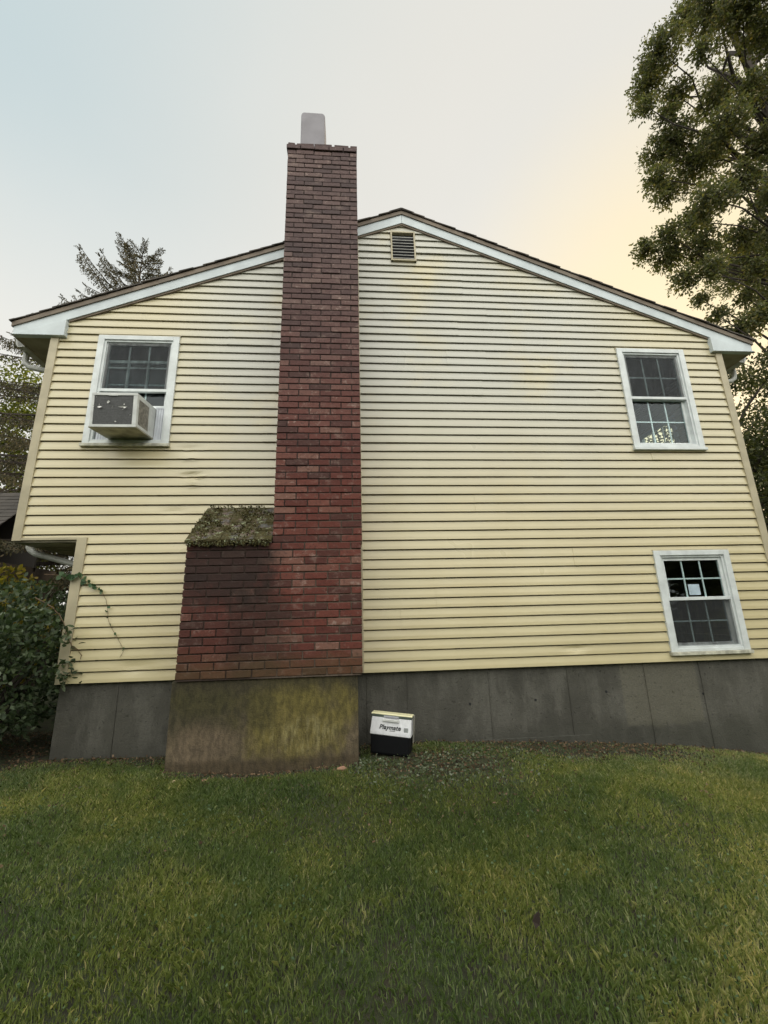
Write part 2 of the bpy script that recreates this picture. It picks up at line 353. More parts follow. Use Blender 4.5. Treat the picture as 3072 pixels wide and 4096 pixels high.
# ------------------------------------------------------------------ ground
def gz(x, y):
    x = np.asarray(x, float); y = np.asarray(y, float)
    wz = np.interp(x, [-9, -2.6, -1.5, 0.05, .35, 1.35, 2.3, 3.3, 4.2, 9], [-.68, -.64, -.665, -.650, -.635, -.67, -.72, -.80, -.92, -1.05])
    fall = np.where(y < 0, np.interp(-y, [0, .6, 3, 8, 30], [0, .01, .20, .45, .7]), np.interp(y, [0, 2, 20], [0, .02, .1]))
    bumps = 0.018*np.sin(x*2.1+y*1.3)+0.012*np.sin(x*4.7-y*3.1+1)+0.010*np.sin(y*5.3+x)
    return wz-fall+bumps*np.clip(-y*2, 0, 1)-(x*x+y*y)*0.00002
def ground_mat():
    M = NT('lawn_soil'); X = M.xyz()
    c = M.mix(M.map(M.noise(3, 6, .65), .35, .65), (0.022, 0.020, 0.011), (0.050, 0.040, 0.025))
    c = M.mix(M.map(M.noise(12, 5, .6), .35, .6, 0, .9), c, (0.035, 0.050, 0.014))
    far = M.map(M.math('ADD', M.math('ABSOLUTE', X[0]), M.math('ABSOLUTE', X[1])), 8, 14)
    c = M.mix(far, c, M.mix(M.noise(2, 5), (0.03, 0.055, 0.014), (0.05, 0.075, 0.022)))
    M.col(c); M.set(Roughness=1.0); M.bump(M.noise(60, 6, .7), 1.0, 0.02); return M.m
def make_ground():
    a = np.concatenate([-np.geomspace(600, 7, 22), np.linspace(-6.6, 6.6, 90), np.geomspace(7, 600, 22)])
    nx = len(a); XX, YY = np.meshgrid(a, a, indexing='ij'); ZZ = gz(XX, YY)
    XX = np.clip(XX, -600, 600)
    ZZ = np.where(np.hypot(XX, YY) > 60, -1.8-0.0*XX, ZZ)
    v = np.stack([XX, YY, ZZ], -1).reshape(-1, 3)
    i, j = np.meshgrid(np.arange(nx-1), np.arange(nx-1), indexing='ij'); q_ = (i*nx+j).ravel()
    f = np.stack([q_, q_+nx, q_+nx+1, q_+1], 1)
    me = bpy.data.meshes.new('ground'); me.from_pydata(v.tolist(), [], f.tolist()); me.materials.append(ground_mat())
    me.polygons.foreach_set('use_smooth', [True]*len(f)); me.update()
    tag(link('ground', me), kind='structure')
make_ground()

# ------------------------------------------------------------------ house
P = 0.1016
XL2, XL1, XR = -3.355, -2.737, 4.730        # upper-storey left corner, lower-storey left corner, right corner
ZO, ZE = 1.365, 3.70                        # overhang underside, eave
AX, AZ, SL = 0.69, 5.525, 0.4127            # rake fascia lower edge: apex x, z and slope
def zrake(x): return AZ-SL*abs(x-AX)
house = empty('house', (0.7, 4.5, -0.65), 'cream vinyl-sided two-storey gable-end house with a tall red brick chimney', 'house')
HD = 9.2                                     # depth of the house behind the gable
WIN = {'upper_right': (3.33, 4.218, 2.385, 3.722), 'lower_right': (3.318, 4.205, 0.092, 1.158), 'upper_left': (-2.85, -1.958, 2.40, 3.735)}
holes = [(a+.05, b-.05, c+.05, d-.05) for a, b, c, d in WIN.values()]+[(0.55, 0.845, 4.945, 5.38)]
dents = [(-1.74, 2.36, .14, .035, .007), (-1.73, 2.24, .10, .03, -.006), (-1.68, 2.045, .13, .03, .013), (-1.60, 2.03, .05, .03, -.012), (-1.66, 1.95, .06, .04, -.008), (-1.85, 1.65, .12, .04, .006), (-2.05, .13, .14, .05, .006), (2.30, .16, .10, .03, .006), (3.02, 3.13, .05, .05, -.004), (2.36, 3.45, .03, .06, .004)]
def sidewall(name, ulo, uhi, zlo, ztop, holes, mapf, fine=True, clip=None, seed=1, parent=house):
    rs = random.Random(seed); V = []; Fc = []
    k0 = int(math.floor(zlo/P+1e-6)); k1 = int(math.ceil(ztop/P))
    for k in range(k0, k1):
        z0, z1 = k*P, (k+1)*P
        prof = [(-.0175, z0), (-.0145, z0+.03), (-.008, z0+.062), (-.0035, z1-.0135), (.030, z1-.0135), (.030, z1), (-.0175, z1)]
        za, zb = max(z0, zlo), min(z1, ztop)
        # vertical bands where the hole set is constant
        cuts = sorted({za, zb}|{h for H in holes for h in H[2:] if za < h < zb})
        if k % 2 == 0 or k == k0: seams = sorted(rs.uniform(ulo, uhi) for _ in range(2 if uhi-ulo > 5 else 1)); offs = [rs.uniform(-.0012, .0012) for _ in range(4)]
        for zc, zd in zip(cuts[:-1], cuts[1:]):
            zm = (zc+zd)/2; seg = [(ulo if not clip else max(ulo, clip(zm)[0]), uhi if not clip else min(uhi, clip(zm)[1]))]
            for H in holes:
                if H[2] < zm < H[3]:
                    ns = []
                    for a, b in seg:
                        if H[1] <= a or H[0] >= b: ns.append((a, b)); continue
                        if H[0] > a: ns.append((a, H[0]))
                        if H[1] < b: ns.append((H[1], b))
                    seg = ns
            pr = []
            for (ya, pa), (yb, pb) in zip(prof[:-1], prof[1:]):
                if pa == pb:
                    if pa <= zc+1e-9 or pa > zd+1e-9 or (pa > zd-1e-9 and zd < z1-1e-9): continue
                    if not pr: pr.append((ya, pa))
                    pr.append((yb, pb)); continue
                if pb <= zc+1e-9 or pa >= zd-1e-9: continue
                if pa < zc: ya = ya+(yb-ya)*(zc-pa)/(pb-pa); pa = zc
                if pb > zd: yb = ya+(yb-ya)*(zd-pa)/(pb-pa); pb = zd
                if not pr: pr.append((ya, pa))
                pr.append((yb, pb))
            if len(pr) < 2: continue
            for a, b in seg:
                if b-a < .005: continue
                cols = []
                sm = [s_ for s_ in seams if a+.02 < s_ < b-.02]
                bounds = [a]+sm+[b]
                for si, (p, q) in enumerate(zip(bounds[:-1], bounds[1:])):
                    n = max(1, int((q-p)/(.06 if fine else .6))); idx = sum(1 for s_ in seams if s_ <= p+1e-6)
                    extra = 0.0035*(idx % 2)
                    for i in range(n+1): cols.append((p+(q-p)*i/n, extra+offs[idx % 4]*0, si))
                base = len(V)
                for u, ex, si in cols:
                    wv = .0011*math.sin(u*1.9+k*2.3)+.0007*math.sin(u*5.1+k*1.1) if fine else 0
                    for (y, z) in pr:
                        d = 0
                        if fine and y < .0:
                            for du, dz, ru, rz, am in dents:
                                e = ((u-du)/ru)**2+((z-dz)/rz)**2
                                if e < 6: d += 1.9*am*math.exp(-e)
                        V.append(mapf(u, y-ex+(wv if y < 0 else 0)+d, z+(.35*abs(d)*math.sin(u*40) if d else 0)))
                m_ = len(pr)
                for ci in range(len(cols)-1):
                    for j in range(m_-1):
                        A = base+ci*m_+j; Fc.append((A, A+m_, A+m_+1, A+1))
    mb = MB(); mb.v = V; mb.f = [list(f) for f in Fc]; mb.mi = [0]*len(Fc); mb.c = [.5]*len(Fc)
    return mb.build(name, siding_m, parent)
def clipf(z):
    w = (AZ+.05-z)/SL; return (AX-w, AX+w)
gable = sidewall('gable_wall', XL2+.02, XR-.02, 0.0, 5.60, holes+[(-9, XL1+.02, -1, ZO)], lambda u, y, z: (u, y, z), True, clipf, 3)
# other walls of the house
sidewall('front_wall', 0.02, HD, ZO, 3.80, [], lambda u, y, z: (XL2-.0+y, HD-u, z), False, None, 5)
sidewall('front_wall', 0.02, HD, 0.0, ZO, [], lambda u, y, z: (XL1+y, HD-u, z), False, None, 6)
sidewall('side_wall', 0.02, HD, 0.0, 3.80, [(.90, 1.66, 2.45, 3.30)], lambda u, y, z: (XR-y, u, z), False, None, 7)
sidewall('back_wall', XL2, XR, 0.0, 5.60, [], lambda u, y, z: (u, HD-y, z), False, clipf, 8)
mb = MB()
mb.box(XL2+.03, XR-.03, 2.6, 2.7, 0, 3.7); mb.box(XL2+.03, XR-.03, .03, HD-.05, 1.38, 1.50); mb.box(XL2+.03, XR-.03, .03, HD-.05, 3.74, 3.80); mb.box(XL1+.03, XR-.03, .03, HD-.05, -.06, -.01)
mb.box(1.0, 1.1, .03, 2.6, 0, 3.7)
mb.build('interior_wall', inner_m, house)
# foundation
mb = MB(); mb.box(XL1+.01, XR-.03, .028, HD-.03, -2.2, 0.012)
mb.box(.62, 2.35, .004, .0275, -2.2, -.655)
for x in (.146, .545, 1.37, 2.19, 3.02, 3.63, -1.62, -2.2):
    mb.box(x-.004, x+.004, .0205, .04, -1.2, -.01)
for x in (-2.1, .36, 1.0, 1.8, 2.6, 3.3): mb.box(x-.012, x+.012, .022, .04, -.30, -.285)
mb.build('foundation', concrete_m, house)
for x, z in ((2.58, -.27), (1.16, -.33), (3.62, -.33), (1.83, -.32)):
    mb = MB(); mb.tube([(x, .0262, z), (x, .05, z)], .013, 10); mb.build('form_tie_hole', black_m, house)
# corner boards
mb = MB(); mb.box(XL2-.012, XL2+.075, -.026, .0, ZO-.01, 3.79); mb.box(XL2-.012, XL2+.0, 0, .08, ZO-.01, 3.79); mb.build('corner_board', corner_m, house, bevel=.003)
mb = MB(); mb.box(XL1-.012, XL1+.085, -.026, .0, -.004, ZO+.02); mb.box(XL1-.012, XL1+.0, 0, .08, -.004, ZO); mb.build('corner_board', corner_m, house, bevel=.003)
mb = MB(); mb.box(XR-.075, XR+.012, -.026, .0, -.004, 3.79); mb.box(XR, XR+.012, 0, .08, -.004, 3.79); mb.build('corner_board', corner_m, house, bevel=.003)
# small J-channels beside the chimney and along the overhang
for b_ in ((.10, .118, -.022, 0, 0, 5.55), (-.752, -.736, -.022, 0, 1.6, 5.0), (-1.50, -1.482, -.022, 0, 0, 1.6), (XL2+.075, XL1, -.024, 0, ZO-.004, ZO+.022)):
    mb = MB(); mb.box(*b_); mb.build('trim_channel', corner_m, house, bevel=.002)
mb = MB(); mb.box(XL2-.01, XL1+.03, 0.0, HD, ZO-.022, ZO-.004)
for i in range(40): mb.box(XL2, XL1-.002, .06+i*.22, .075+i*.22, ZO-.028, ZO-.022)
mb.build('overhang_soffit', soffit_m, house)
# eave boxes
for s_, name in ((-1, 'eave_soffit'), (1, 'eave_soffit')):
    mb = MB()
    if s_ < 0: mb.box(-3.762, XL2+.02, 0.0, HD, 3.705, 3.722); mb.box(-3.775, -3.755, -.02, HD, 3.70, 3.822)
    else: mb.box(XR-.02, 5.148, 0.0, HD, 3.705, 3.722); mb.box(5.143, 5.162, -.02, HD, 3.70, 3.80)
    mb.build(name, soffit_m, house)
# rake fascia boards
H_ = .131
mb = MB()
mb.prism([(-3.762, 3.720), (-3.70, 3.718), (-3.66, zrake(-3.66)), (AX, AZ), (AX, AZ+H_), (-3.775, zrake(-3.775)+H_)], -.042, -.012); mb.build('rake_fascia', fascia_m, house, bevel=.003)
mb = MB()
mb.prism([(AX+.003, AZ), (5.05, zrake(5.05)), (5.09, 3.715), (5.155, 3.716), (5.165, zrake(5.165)+H_), (AX+.003, AZ+H_)], -.042, -.012); mb.build('rake_fascia', fascia_m, house, bevel=.003)
# narrow brown strip under the fascia (rake frieze) and drip edge over it
mb = MB()
mb.prism([(-3.2, zrake(-3.2)-.022), (AX, AZ-.022), (4.6, zrake(4.6)-.022), (4.6, zrake(4.6)+.02), (AX, AZ+.02), (-3.2, zrake(-3.2)+.02)], -.030, -.004, 0)
mb.build('rake_frieze', drip_m, house)
mb = MB()
mb.prism([(-3.785, zrake(-3.785)+H_-.006), (AX, AZ+H_), (5.175, zrake(5.175)+H_-.006), (5.175, zrake(5.175)+H_+.05), (AX, AZ+H_+.054), (-3.785, zrake(-3.785)+H_+.05)], -.058, HD+.05, 0)
mb.build('drip_edge', drip_m, house)
# cornice return boxes
mb = MB(); mb.prism([(-3.745, 3.708), (-3.208, 3.708), (-3.208, zrake(-3.208)-.004), (-3.66, zrake(-3.66)-.004)], -.062, -.0432); mb.box(-3.225, -3.208, -.0432, .0, 3.708, 3.90); mb.box(-3.755, -3.200, -.066, .0, 3.695, 3.7065); mb.build('cornice_return', fascia_m, house, bevel=.002)
mb = MB(); mb.prism([(4.602, 3.706), (5.135, 3.706), (5.045, zrake(5.045)-.004), (4.602, zrake(4.602)-.004)], -.062, -.0432); mb.box(4.602, 4.618, -.0432, .0, 3.706, 3.90); mb.box(4.594, 5.150, -.066, .0, 3.693, 3.7045); mb.build('cornice_return', fascia_m, house, bevel=.002)
# roof: overlapping shingle courses on both slopes
ang = math.atan(SL); mb = MB()
for side in (-1, 1):
    n = 34; ex = .1455
    run = 4.475
    for i in range(n):
        d0 = i*ex
        if d0*math.cos(ang) > run: break
        d1 = min(d0+ex+.03, run/math.cos(ang)+.02)
        yy = -.072+random.uniform(-.008, .006)
        ys = [yy]+[yy+.9*j+random.uniform(-.1, .1) for j in range(1, 11)]+[HD+.1]
        for j in range(len(ys)-1):
            T = Matrix.Translation((AX, 0, AZ+H_+.056)) @ Matrix.Rotation(side*ang, 4, 'Y') @ Matrix.Rotation(side*0.055, 4, 'Y')
            T = Matrix.Translation((AX+side*d0*math.cos(ang), 0, AZ+H_+.057-d0*math.sin(ang))) @ Matrix.Rotation(side*(ang-.05), 4, 'Y')
            xa, xb = (0, (d1-d0)) if side > 0 else (-(d1-d0), 0)
            mb.box(xa, xb, ys[j], ys[j+1]-.004, 0, .011+random.uniform(0, .004), 0, random.random(), T=T)
for j in range(32):
    for s_ in (-1, 1):
        T = Matrix.Translation((AX, 0, AZ+H_+.070)) @ Matrix.Rotation(s_*ang, 4, 'Y'); xa, xb = (0, .17) if s_ > 0 else (-.17, 0)
        mb.box(xa, xb, -.080+j*.29, -.080+j*.29+.288, 0, .010, 0, random.random(), T=T)
mbr = mb
# ridge cap laid as two sloping leaves
mb.v = mb.v; roof = mb.build('roof', shingle_m, house)
# gable louvre vent
mb = MB()
x0, x1, z0, z1 = .537, .857, 4.928, 5.395
vent = mb; w = .02
mb.box(x0, x0+w, -.035, .02, z0, z1); mb.box(x1-w, x1, -.035, .02, z0, z1); mb.box(x0+w, x1-w, -.035, .02, z1-w, z1); mb.box(x0-.004, x1+.004, -.042, .02, z0, z0+.022)
vent = mb.build('gable_vent', corner_m, house, origin=((x0+x1)/2, 0, z0), bevel=.002)
mb = MB()
for i in range(8):
    zc = z0+.06+i*.047; T = Matrix.Translation((0, -.012, zc)) @ Matrix.Rotation(R(42), 4, 'X'); mb.box(x0+w, x1-w, -.016, .012, -.0015, .0015, T=T); mb.box(x0+w, x1-w, -.030, -.027, zc-.017, zc-.008)
mb.build('louvre_slat', plain('grey_vent_slat', (.34, .34, .32), .5), vent)
mb = MB(); mb.box(x0+.004, x1-.004, .012, .019, z0+.023, z1-.004); mb.build('vent_backing', black_m, vent)

# ---- windows
def window(name, x0, x1, z0, z1, zr, kind):
    """zr: height of the meeting rail centre. kind: which glazing is screened / raised"""
    c = .068
    mb = MB()
    mb.box(x0, x0+c, -.034, .06, z0, z1); mb.box(x1-c, x1, -.034, .06, z0, z1); mb.box(x0+c, x1-c, -.034, .06, z1-c*.8, z1); mb.box(x0+c, x1-c, -.030, .06, z0, z0+.030)
    mb.box(x0-.006, x1+.006, -.020, .0, z1, z1+.016, 1)                          # drip cap
    wn_ = mb.build('window', [white_m, corner_m], house, origin=((x0+x1)/2, 0, z0), bevel=.003)
    a, b, lo, hi = x0+c, x1-c, z0+.030, z1-c*.8
    mb = MB(); s = .022                                                           # inner stop frame
    mb.box(a, a+s, -.018, .055, lo, hi); mb.box(b-s, b, -.018, .055, lo, hi); mb.box(a+s, b-s, -.018, .055, hi-s, hi); mb.box(a+s, b-s, -.018, .055, lo, lo+s)
    mb.build('stop_frame', white_m, wn_, bevel=.002)
    a += s; b -= s; lo += s; hi -= s
    def sash(zl, zh, y, br):
        mb = MB(); f = .034
        mb.box(a, a+f, y-.012, y+.014, zl, zh); mb.box(b-f, b, y-.012, y+.014, zl, zh); mb.box(a+f, b-f, y-.012, y+.014, zh-f, zh); mb.box(a+f, b-f, y-.012, y+.014, zl, zl+br)
        sh = mb.build('sash', white_m, wn_, bevel=.002)
        g = MB(); g.box(a+f, b-f, y-.002, y+.002, zl+br, zh-f); gp = g.build('glass_pane', glass_m, wn_)
        mu = MB(); ga, gb, gl, gh = a+f, b-f, zl+br, zh-f
        for t in (1/3, 2/3): mu.box(ga+(gb-ga)*t-.008, ga+(gb-ga)*t+.008, y+.0035, y+.0115, gl, gh)
        zc = (gl+gh)/2; cuts = [ga, ga+(gb-ga)/3-.008, ga+(gb-ga)/3+.008, ga+(gb-ga)*2/3-.008, ga+(gb-ga)*2/3+.008, gb]
        for u, v in ((0, 1), (2, 3), (4, 5)): mu.box(cuts[u], cuts[v], y+.0035, y+.0115, zc-.008, zc+.008)
        mu.build('muntin', white_m, wn_)
        return ga, gb, gl, gh
    ga, gb, gl, gh = sash(zr-.017, hi, .012, .034)
    if kind == 'ac': sash(lo+.385, lo+.385+(zr+.017-lo), .044, .045)
    else: sash(lo, zr+.017, .044, .034)
    if kind in ('ac', 'screen_top'):
        m2 = MB(); m2.box(a+.012, b-.012, -.0075, -.0065, zr+.017, hi-.010); m2.build('insect_screen', screen_m, wn_)
    if kind == 'screen_low':
        m2 = MB(); m2.box(a+.012, b-.012, -.0075, -.0065, lo+.01, zr-.02); m2.build('insect_screen', screen_m, wn_)
    m3 = MB(); m3.box(a-.01, b+.01, -.015, -.003, zr-.018, zr+.016); m3.build('meeting_rail', white_m, wn_, bevel=.002)
    if kind == 'screen_low':
        m4 = MB(); m4.box(ga+(gb-ga)*.365, ga+(gb-ga)*.568, .0075, .0085, gl+.02, gl+.135); m4.build('paper_notice', plain('pale_blue_paper', (.42, .52, .60), .7), wn_)
    sl = MB(); sl.box(x0-.012, x1+.012, -.052, -.0, z0-.034, z0-.001); sl.build('sill', sill_m if kind != 'screen_top' else white_m, wn_, bevel=.003)
    return wn_
x = WIN['upper_right']; window('w', *x, 3.045, 'screen_top')
x = WIN['lower_right']; window('w', *x, 0.635, 'screen_low')
x = WIN['upper_left']; wl = window('w', *x, 3.050, 'ac')
# window on the right-hand side wall, seen through the upper right one
mb = MB(); mb.box(XR-.02, XR+.03, .90, .96, 2.45, 3.30); mb.box(XR-.02, XR+.03, 1.60, 1.66, 2.45, 3.30); mb.box(XR-.02, XR+.03, .96, 1.60, 3.24, 3.30); mb.box(XR-.02, XR+.03, .96, 1.60, 2.45, 2.51)
mb.box(XR-.002, XR+.014, .96, 1.60, 2.86, 2.89)
for t in (1.16, 1.38): mb.box(XR, XR+.012, t, t+.016, 2.51, 3.24)
w4 = mb.build('window', white_m, house, origin=(XR, 1.28, 2.45))
mb = MB(); mb.box(XR+.004, XR+.007, .96, 1.60, 2.51, 3.24); mb.build('glass_pane', glass_m, w4)

# ---- gutters and downspouts
def gutter(xa, side):
    mb = MB(); o = .115*side
    n = 10
    pts = [(xa, 3.80), (xa, 3.70), (xa+.03*side, 3.69), (xa+.075*side, 3.69), (xa+.10*side, 3.72), (xa+.112*side, 3.79), (xa+.108*side, 3.80), (xa+.10*side, 3.79), (xa+.07*side, 3.70), (xa+.006*side, 3.70), (xa+.004*side, 3.80)]
    if side > 0: pts = pts[::-1]
    mb.prism(pts, .16, HD); return mb.build('gutter', gutter_m, house)
gutter(-3.777, -1); gutter(5.165, 1)
def pipe(name, pts, w=.030, mat=None):
    mb = MB(); mb.tube(pts, w, 10); o = mb.build(name, mat or gutter_m, house, smooth=False, bevel=0); return o
pipe('downspout', [(-3.85, .30, 3.70), (-3.85, .30, 3.60), (-3.83, .30, 3.55), (-3.78, .30, 3.51), (-3.46, .30, 3.44), (-3.41, .30, 3.41), (-3.405, .30, 3.35), (-3.405, .30, 1.50), (-3.42, .30, 1.40), (-3.42, .30, 1.345), (-3.40, .30, 1.315), (-3.35, .30, 1.28), (-2.85, .30, 1.135), (-2.79, .30, 1.10), (-2.785, .30, 1.03), (-2.785, .30, -.45)], .032)
pipe('downspout', [(5.235, .34, 3.70), (5.235, .34, 3.62), (5.22, .34, 3.56), (5.16, .34, 3.515), (4.86, .34, 3.46), (4.80, .34, 3.42), (4.785, .34, 3.34), (4.785, .34, -.6)], .032)

# ---- chimney
chim = empty('chimney', (-.7, -.26, -.65), None, None); chim.parent = house; chim.location = Vector((-.7, -.26, -.65))-WPOS['house']
BP = .0685; BL, BW = .203, .097; J = .010
bricks = MB(); mort = MB()
def wallrun(x0, x1, yf, z0, rows, retr, retl, jz=.0015, hh=None):
    """front face of running bond from x0 to x1 at y=yf, with returns back to y=0"""
    for r in range(rows):
        z = z0+r*BP; off = (r % 2)*(.5)
        lens = []; x = x0
        first = BW if r % 2 else BL
        L = first
        sy = random.uniform(-.002, .002); sz = random.uniform(-.0015, .0015)
        while x < x1-.012:
            e = min(x+L, x1)
            if x1-e < .045: e = x1
            c = random.random(); c = c**1.0
            dy = random.uniform(-.0035, .0035)
            bricks.box(x+J/2 if x > x0 else x, e-J/2 if e < x1 else e, yf+dy, yf+.09, z+J/2+sz, z+BP-J/2+sz, 0, c, jit=jz)
            x = e; L = BL+J
        for xe, s in ((x0, 1), (x1, -1)):
            y = yf+.09+J; L = BW if r % 2 == 0 else BL
            while y < -.004:
                e = min(y+L, -.001); xa, xb = (xe, xe+.09) if s > 0 else (xe-.09, xe)
                bricks.box(xa, xb, y, e, z+J/2, z+BP-J/2, 0, random.random(), jit=jz); y = e+J; L = BL
YF = -.52
ROW0 = 0.048
wallrun(-1.485, .090, YF, ROW0, 17, 1, 1)                       # wide base
ztop_base = ROW0+17*BP
rows2 = 71
wallrun(-.722, .090+.015, YF, ztop_base, 0, 1, 1)
# tower
nrow_t = int((6.02-ztop_base)/BP)
wallrun(-.722, .100, YF, ztop_base, nrow_t, 1, 1)
ztt = ztop_base+nrow_t*BP
mort.box(-1.480, .085, YF+.009, -.001, ROW0-.004, ztop_base-.004); mort.box(-.716, .094, YF+.009, -.001, ztop_base-.004, ztt+BP*.9)
# corbelled top course, and broken crown course with gaps
x = -.738
for k in range(5):
    e = min(x+.17, .114); bricks.box(x, e-.008, YF-.016, -.02, ztt+.004, ztt+BP-.004, 0, .10+.25*random.random(), jit=.002); x = e
gaps = [(-.722, -.645), (-.618, -.42), (-.405, -.20), (-.168, .0), (.028, .104)]
for a, b in gaps: bricks.box(a, b, YF-.004, -.03, ztt+BP, ztt+BP+.038, 0, .08+.12*random.random(), jit=.004)
# back rows of the free-standing stack above the roof
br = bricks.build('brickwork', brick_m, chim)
bm_mod = br.modifiers.new('bevel', 'BEVEL'); bm_mod.width = .0035; bm_mod.segments = 1
mort.build('mortar', mortar_m, chim)
mb = MB()
T = None
mb.add([(-1.50, YF-.022, ztop_base-.004), (-.728, YF-.022, ztop_base-.004), (-.728, -.002, 1.665), (-1.49, -.002, 1.665), (-1.50, YF-.022, ztop_base+.024), (-.728, YF-.022, ztop_base+.024), (-.728, -.002, 1.692), (-1.49, -.002, 1.692)],
       [(3, 2, 1, 0), (4, 5, 6, 7), (0, 1, 5, 4), (1, 2, 6, 5), (2, 3, 7, 6), (3, 0, 4, 7)])
# slightly uneven slates and moss cushions
for i in range(4):
    for j in range(5):
        u = i/4; v = j/5
        xa = -1.495+j*.152; ya = YF-.026+i*.128; z_ = lambda yy: ztop_base+.026+(yy-YF+.022)/(-YF+.02)*(1.668-ztop_base)
        jx = random.uniform(-.006, .006)
        q = [(xa+jx, ya), (xa+.148+jx, ya), (xa+.148+jx, ya+.14), (xa+jx, ya+.14)]
        q = [(min(a_, -.731), min(b_, -.004)) for a_, b_ in q]
        lift = .010+random.uniform(0, .004)
        vs = [(a_, b_, z_(b_)+.001) for a_, b_ in q]+[(a_, b_, z_(b_)+lift*(1 if b_ == q[0][1] else .25)) for a_, b_ in q]
        mb.add(vs, [(3, 2, 1, 0), (4, 5, 6, 7), (0, 1, 5, 4), (1, 2, 6, 5), (2, 3, 7, 6), (3, 0, 4, 7)])
# wedge of brick side closing under the slope
mb2 = MB(); mb2.add([(-1.478, YF+.004, ztop_base-.006), (-.73, YF+.004, ztop_base-.006), (-.73, -.002, ztop_base-.006), (-1.478, -.002, ztop_base-.006), (-1.478, -.002, 1.655), (-.73, -.002, 1.655)], [(0, 1, 2, 3), (0, 4, 5, 1), (0, 3, 4), (1, 5, 2), (2, 5, 4, 3)]); mb2.build('shoulder_core', brick_m, chim)
mb.build('shoulder_cap', moss_m, chim)
def moss_tufts():
    n = 2600; xs = rng.uniform(-1.49, -.74, n); t = rng.random(n)**.8
    e_ = rng.random(n) < .22; t = np.where(e_, -.01, t)
    dens = e_ | ((np.sin(xs*17)+np.sin(t*9+xs*6)+np.sin(xs*41+t*23)*.7+rng.normal(0, .5, n)) > -.1)
    xs, t = xs[dens], t[dens]; n = len(xs)
    ys = YF-.02+t*(-YF+.01); zs = ztop_base+.036+t*(1.668-ztop_base)
    e2 = t < 0; zs = np.where(e2, ztop_base+rng.uniform(-.02, .03, n), zs); Pn = np.stack([xs, ys, zs], 1); D = unit(rng.normal(size=(n, 3))*.7+np.where(e2[:, None], np.array([0, -.5, -1.2]), np.array([0, -.7, .7])))
    quads_mesh('moss', leaves(Pn, D, rng.uniform(.010, .028, n), rng.uniform(.008, .018, n)), moss_leaf, chim, k=6)
moss_leaf = leaf_mat('moss_green', [(.020, .014, .007), (.055, .042, .012), (.075, .068, .020), (.10, .085, .035), (.27, .30, .18)], .1, .9)
moss_tufts()
mb = MB(); mb.box(-1.515, .050, -.50, -.002, -1.1, .042); mb.build('footing', footing_m, chim, bevel=.012)
mb = MB(); mb.box(-1.47, .078, -.515, -.01, .040, .052); mb.build('mortar_bed', mortar_m, chim)
# flue cover: pale rounded box on top
def rbox(mb, x0, x1, y0, y1, z0, z1, r, mi=0):
    b = 6; xs = []
    prof = [(x0, z0)]; prof = [(x0, z0), (x1, z0)]
    for i in range(b+1):
        t = math.pi/2*i/b; prof.append((x1-r+r*math.cos(t), z1-r+r*math.sin(t)))
    for i in range(b+1):
        t = math.pi/2+math.pi/2*i/b; prof.append((x0+r+r*math.cos(t), z1-r+r*math.sin(t)))
    mb.prism(prof, y0, y1, mi)
mb = MB(); rbox(mb, -.588, -.290, -.46, -.16, 5.95, 6.735, .045); mb.build('flue_cover', plain('pale_grey_flue', (.20, .19, .21), .6, .12, 4, bump=.1), chim, bevel=.02)

# ------------------------------------------------------------------ air conditioner in the upper left window
ac = empty('air_conditioner', (-2.36, -.15, 2.43), 'old white window air conditioner with torn grey rear grille in the upper left window', 'air conditioner')
T = Matrix.Translation((-2.372, 0, 2.47)) @ Matrix.Rotation(R(-5.2), 4, 'X').inverted()
def acb(name, boxes, mat, bevel=0, parent=None):
    mb = MB()
    for b in boxes: mb.box(*b, T=T)
    return mb.build(name, mat, parent or ac, bevel=bevel)
X0, X1, Z1 = -.222, .222, .362
acb('casing', [(X0, X1, -.345, .10, Z1-.016, Z1), (X0, X0+.012, -.345, .10, .012, Z1-.016), (X1-.012, X1, -.10, .10, .012, Z1-.016), (X1-.012, X1, -.345, -.315, .012, Z1-.016), (X1-.012, X1, -.315, -.10, .012, .045), (X1-.012, X1, -.315, -.10, Z1-.05, Z1-.016)], ac_white, .003)
acb('base_pan', [(X0-.012, X1+.004, -.352, .10, -.004, .012)], ac_dirty, .002)
acb('grille_frame', [(X0, X1, -.358, -.345, Z1-.026, Z1+.002), (X0, X1, -.358, -.345, .0, .028), (X0, X0+.026, -.358, -.345, .028, Z1-.026), (X1-.040, X1, -.358, -.345, .028, Z1-.026), (X0+.16, X0+.25, -.362, -.346, Z1-.032, Z1-.012)], ac_white, .003)
fb = [(X0+.026, X1-.040, -.351+.001*(i % 2), -.346, .028+i*.0088, .028+i*.0088+.0074) for i in range(35)]
gr = acb('rear_grille', fb, ac_fins)
mb = MB()
for (cx, cz, w_, h_, s) in ((-.195, .215, .018, .020, 1), (-.135, .208, .045, .020, -1), (-.14, .235, .012, .008, 1), (-.055, .262, .030, .026, 1), (.085, .212, .085, .009, 1), (.105, .203, .035, .016, -1), (.100, .238, .018, .012, 1), (.092, .185, .010, .008, -1), (.028, .055, .020, .012, 1), (-.17, .312, .007, .010, 1), (.165, .125, .014, .006, 1), (-.01, .212, .016, .006, 1)):
    w_ *= 1.2; h_ *= 1.2
    pts = [(cx-w_/2, cz+random.uniform(-.2, .2)*h_), (cx-w_*.1, cz-h_*.5*s), (cx+w_/2, cz+random.uniform(-.2, .2)*h_), (cx+w_*.05, cz+h_*.5*s)]
    vs = [tuple(T @ Vector((a, -.3585-.004*k, b))) for k, (a, b) in enumerate(pts)]; mb = MB(); mb.add(vs, [(0, 1, 2, 3)]); mb.build('bent_fin', bent_m, gr)
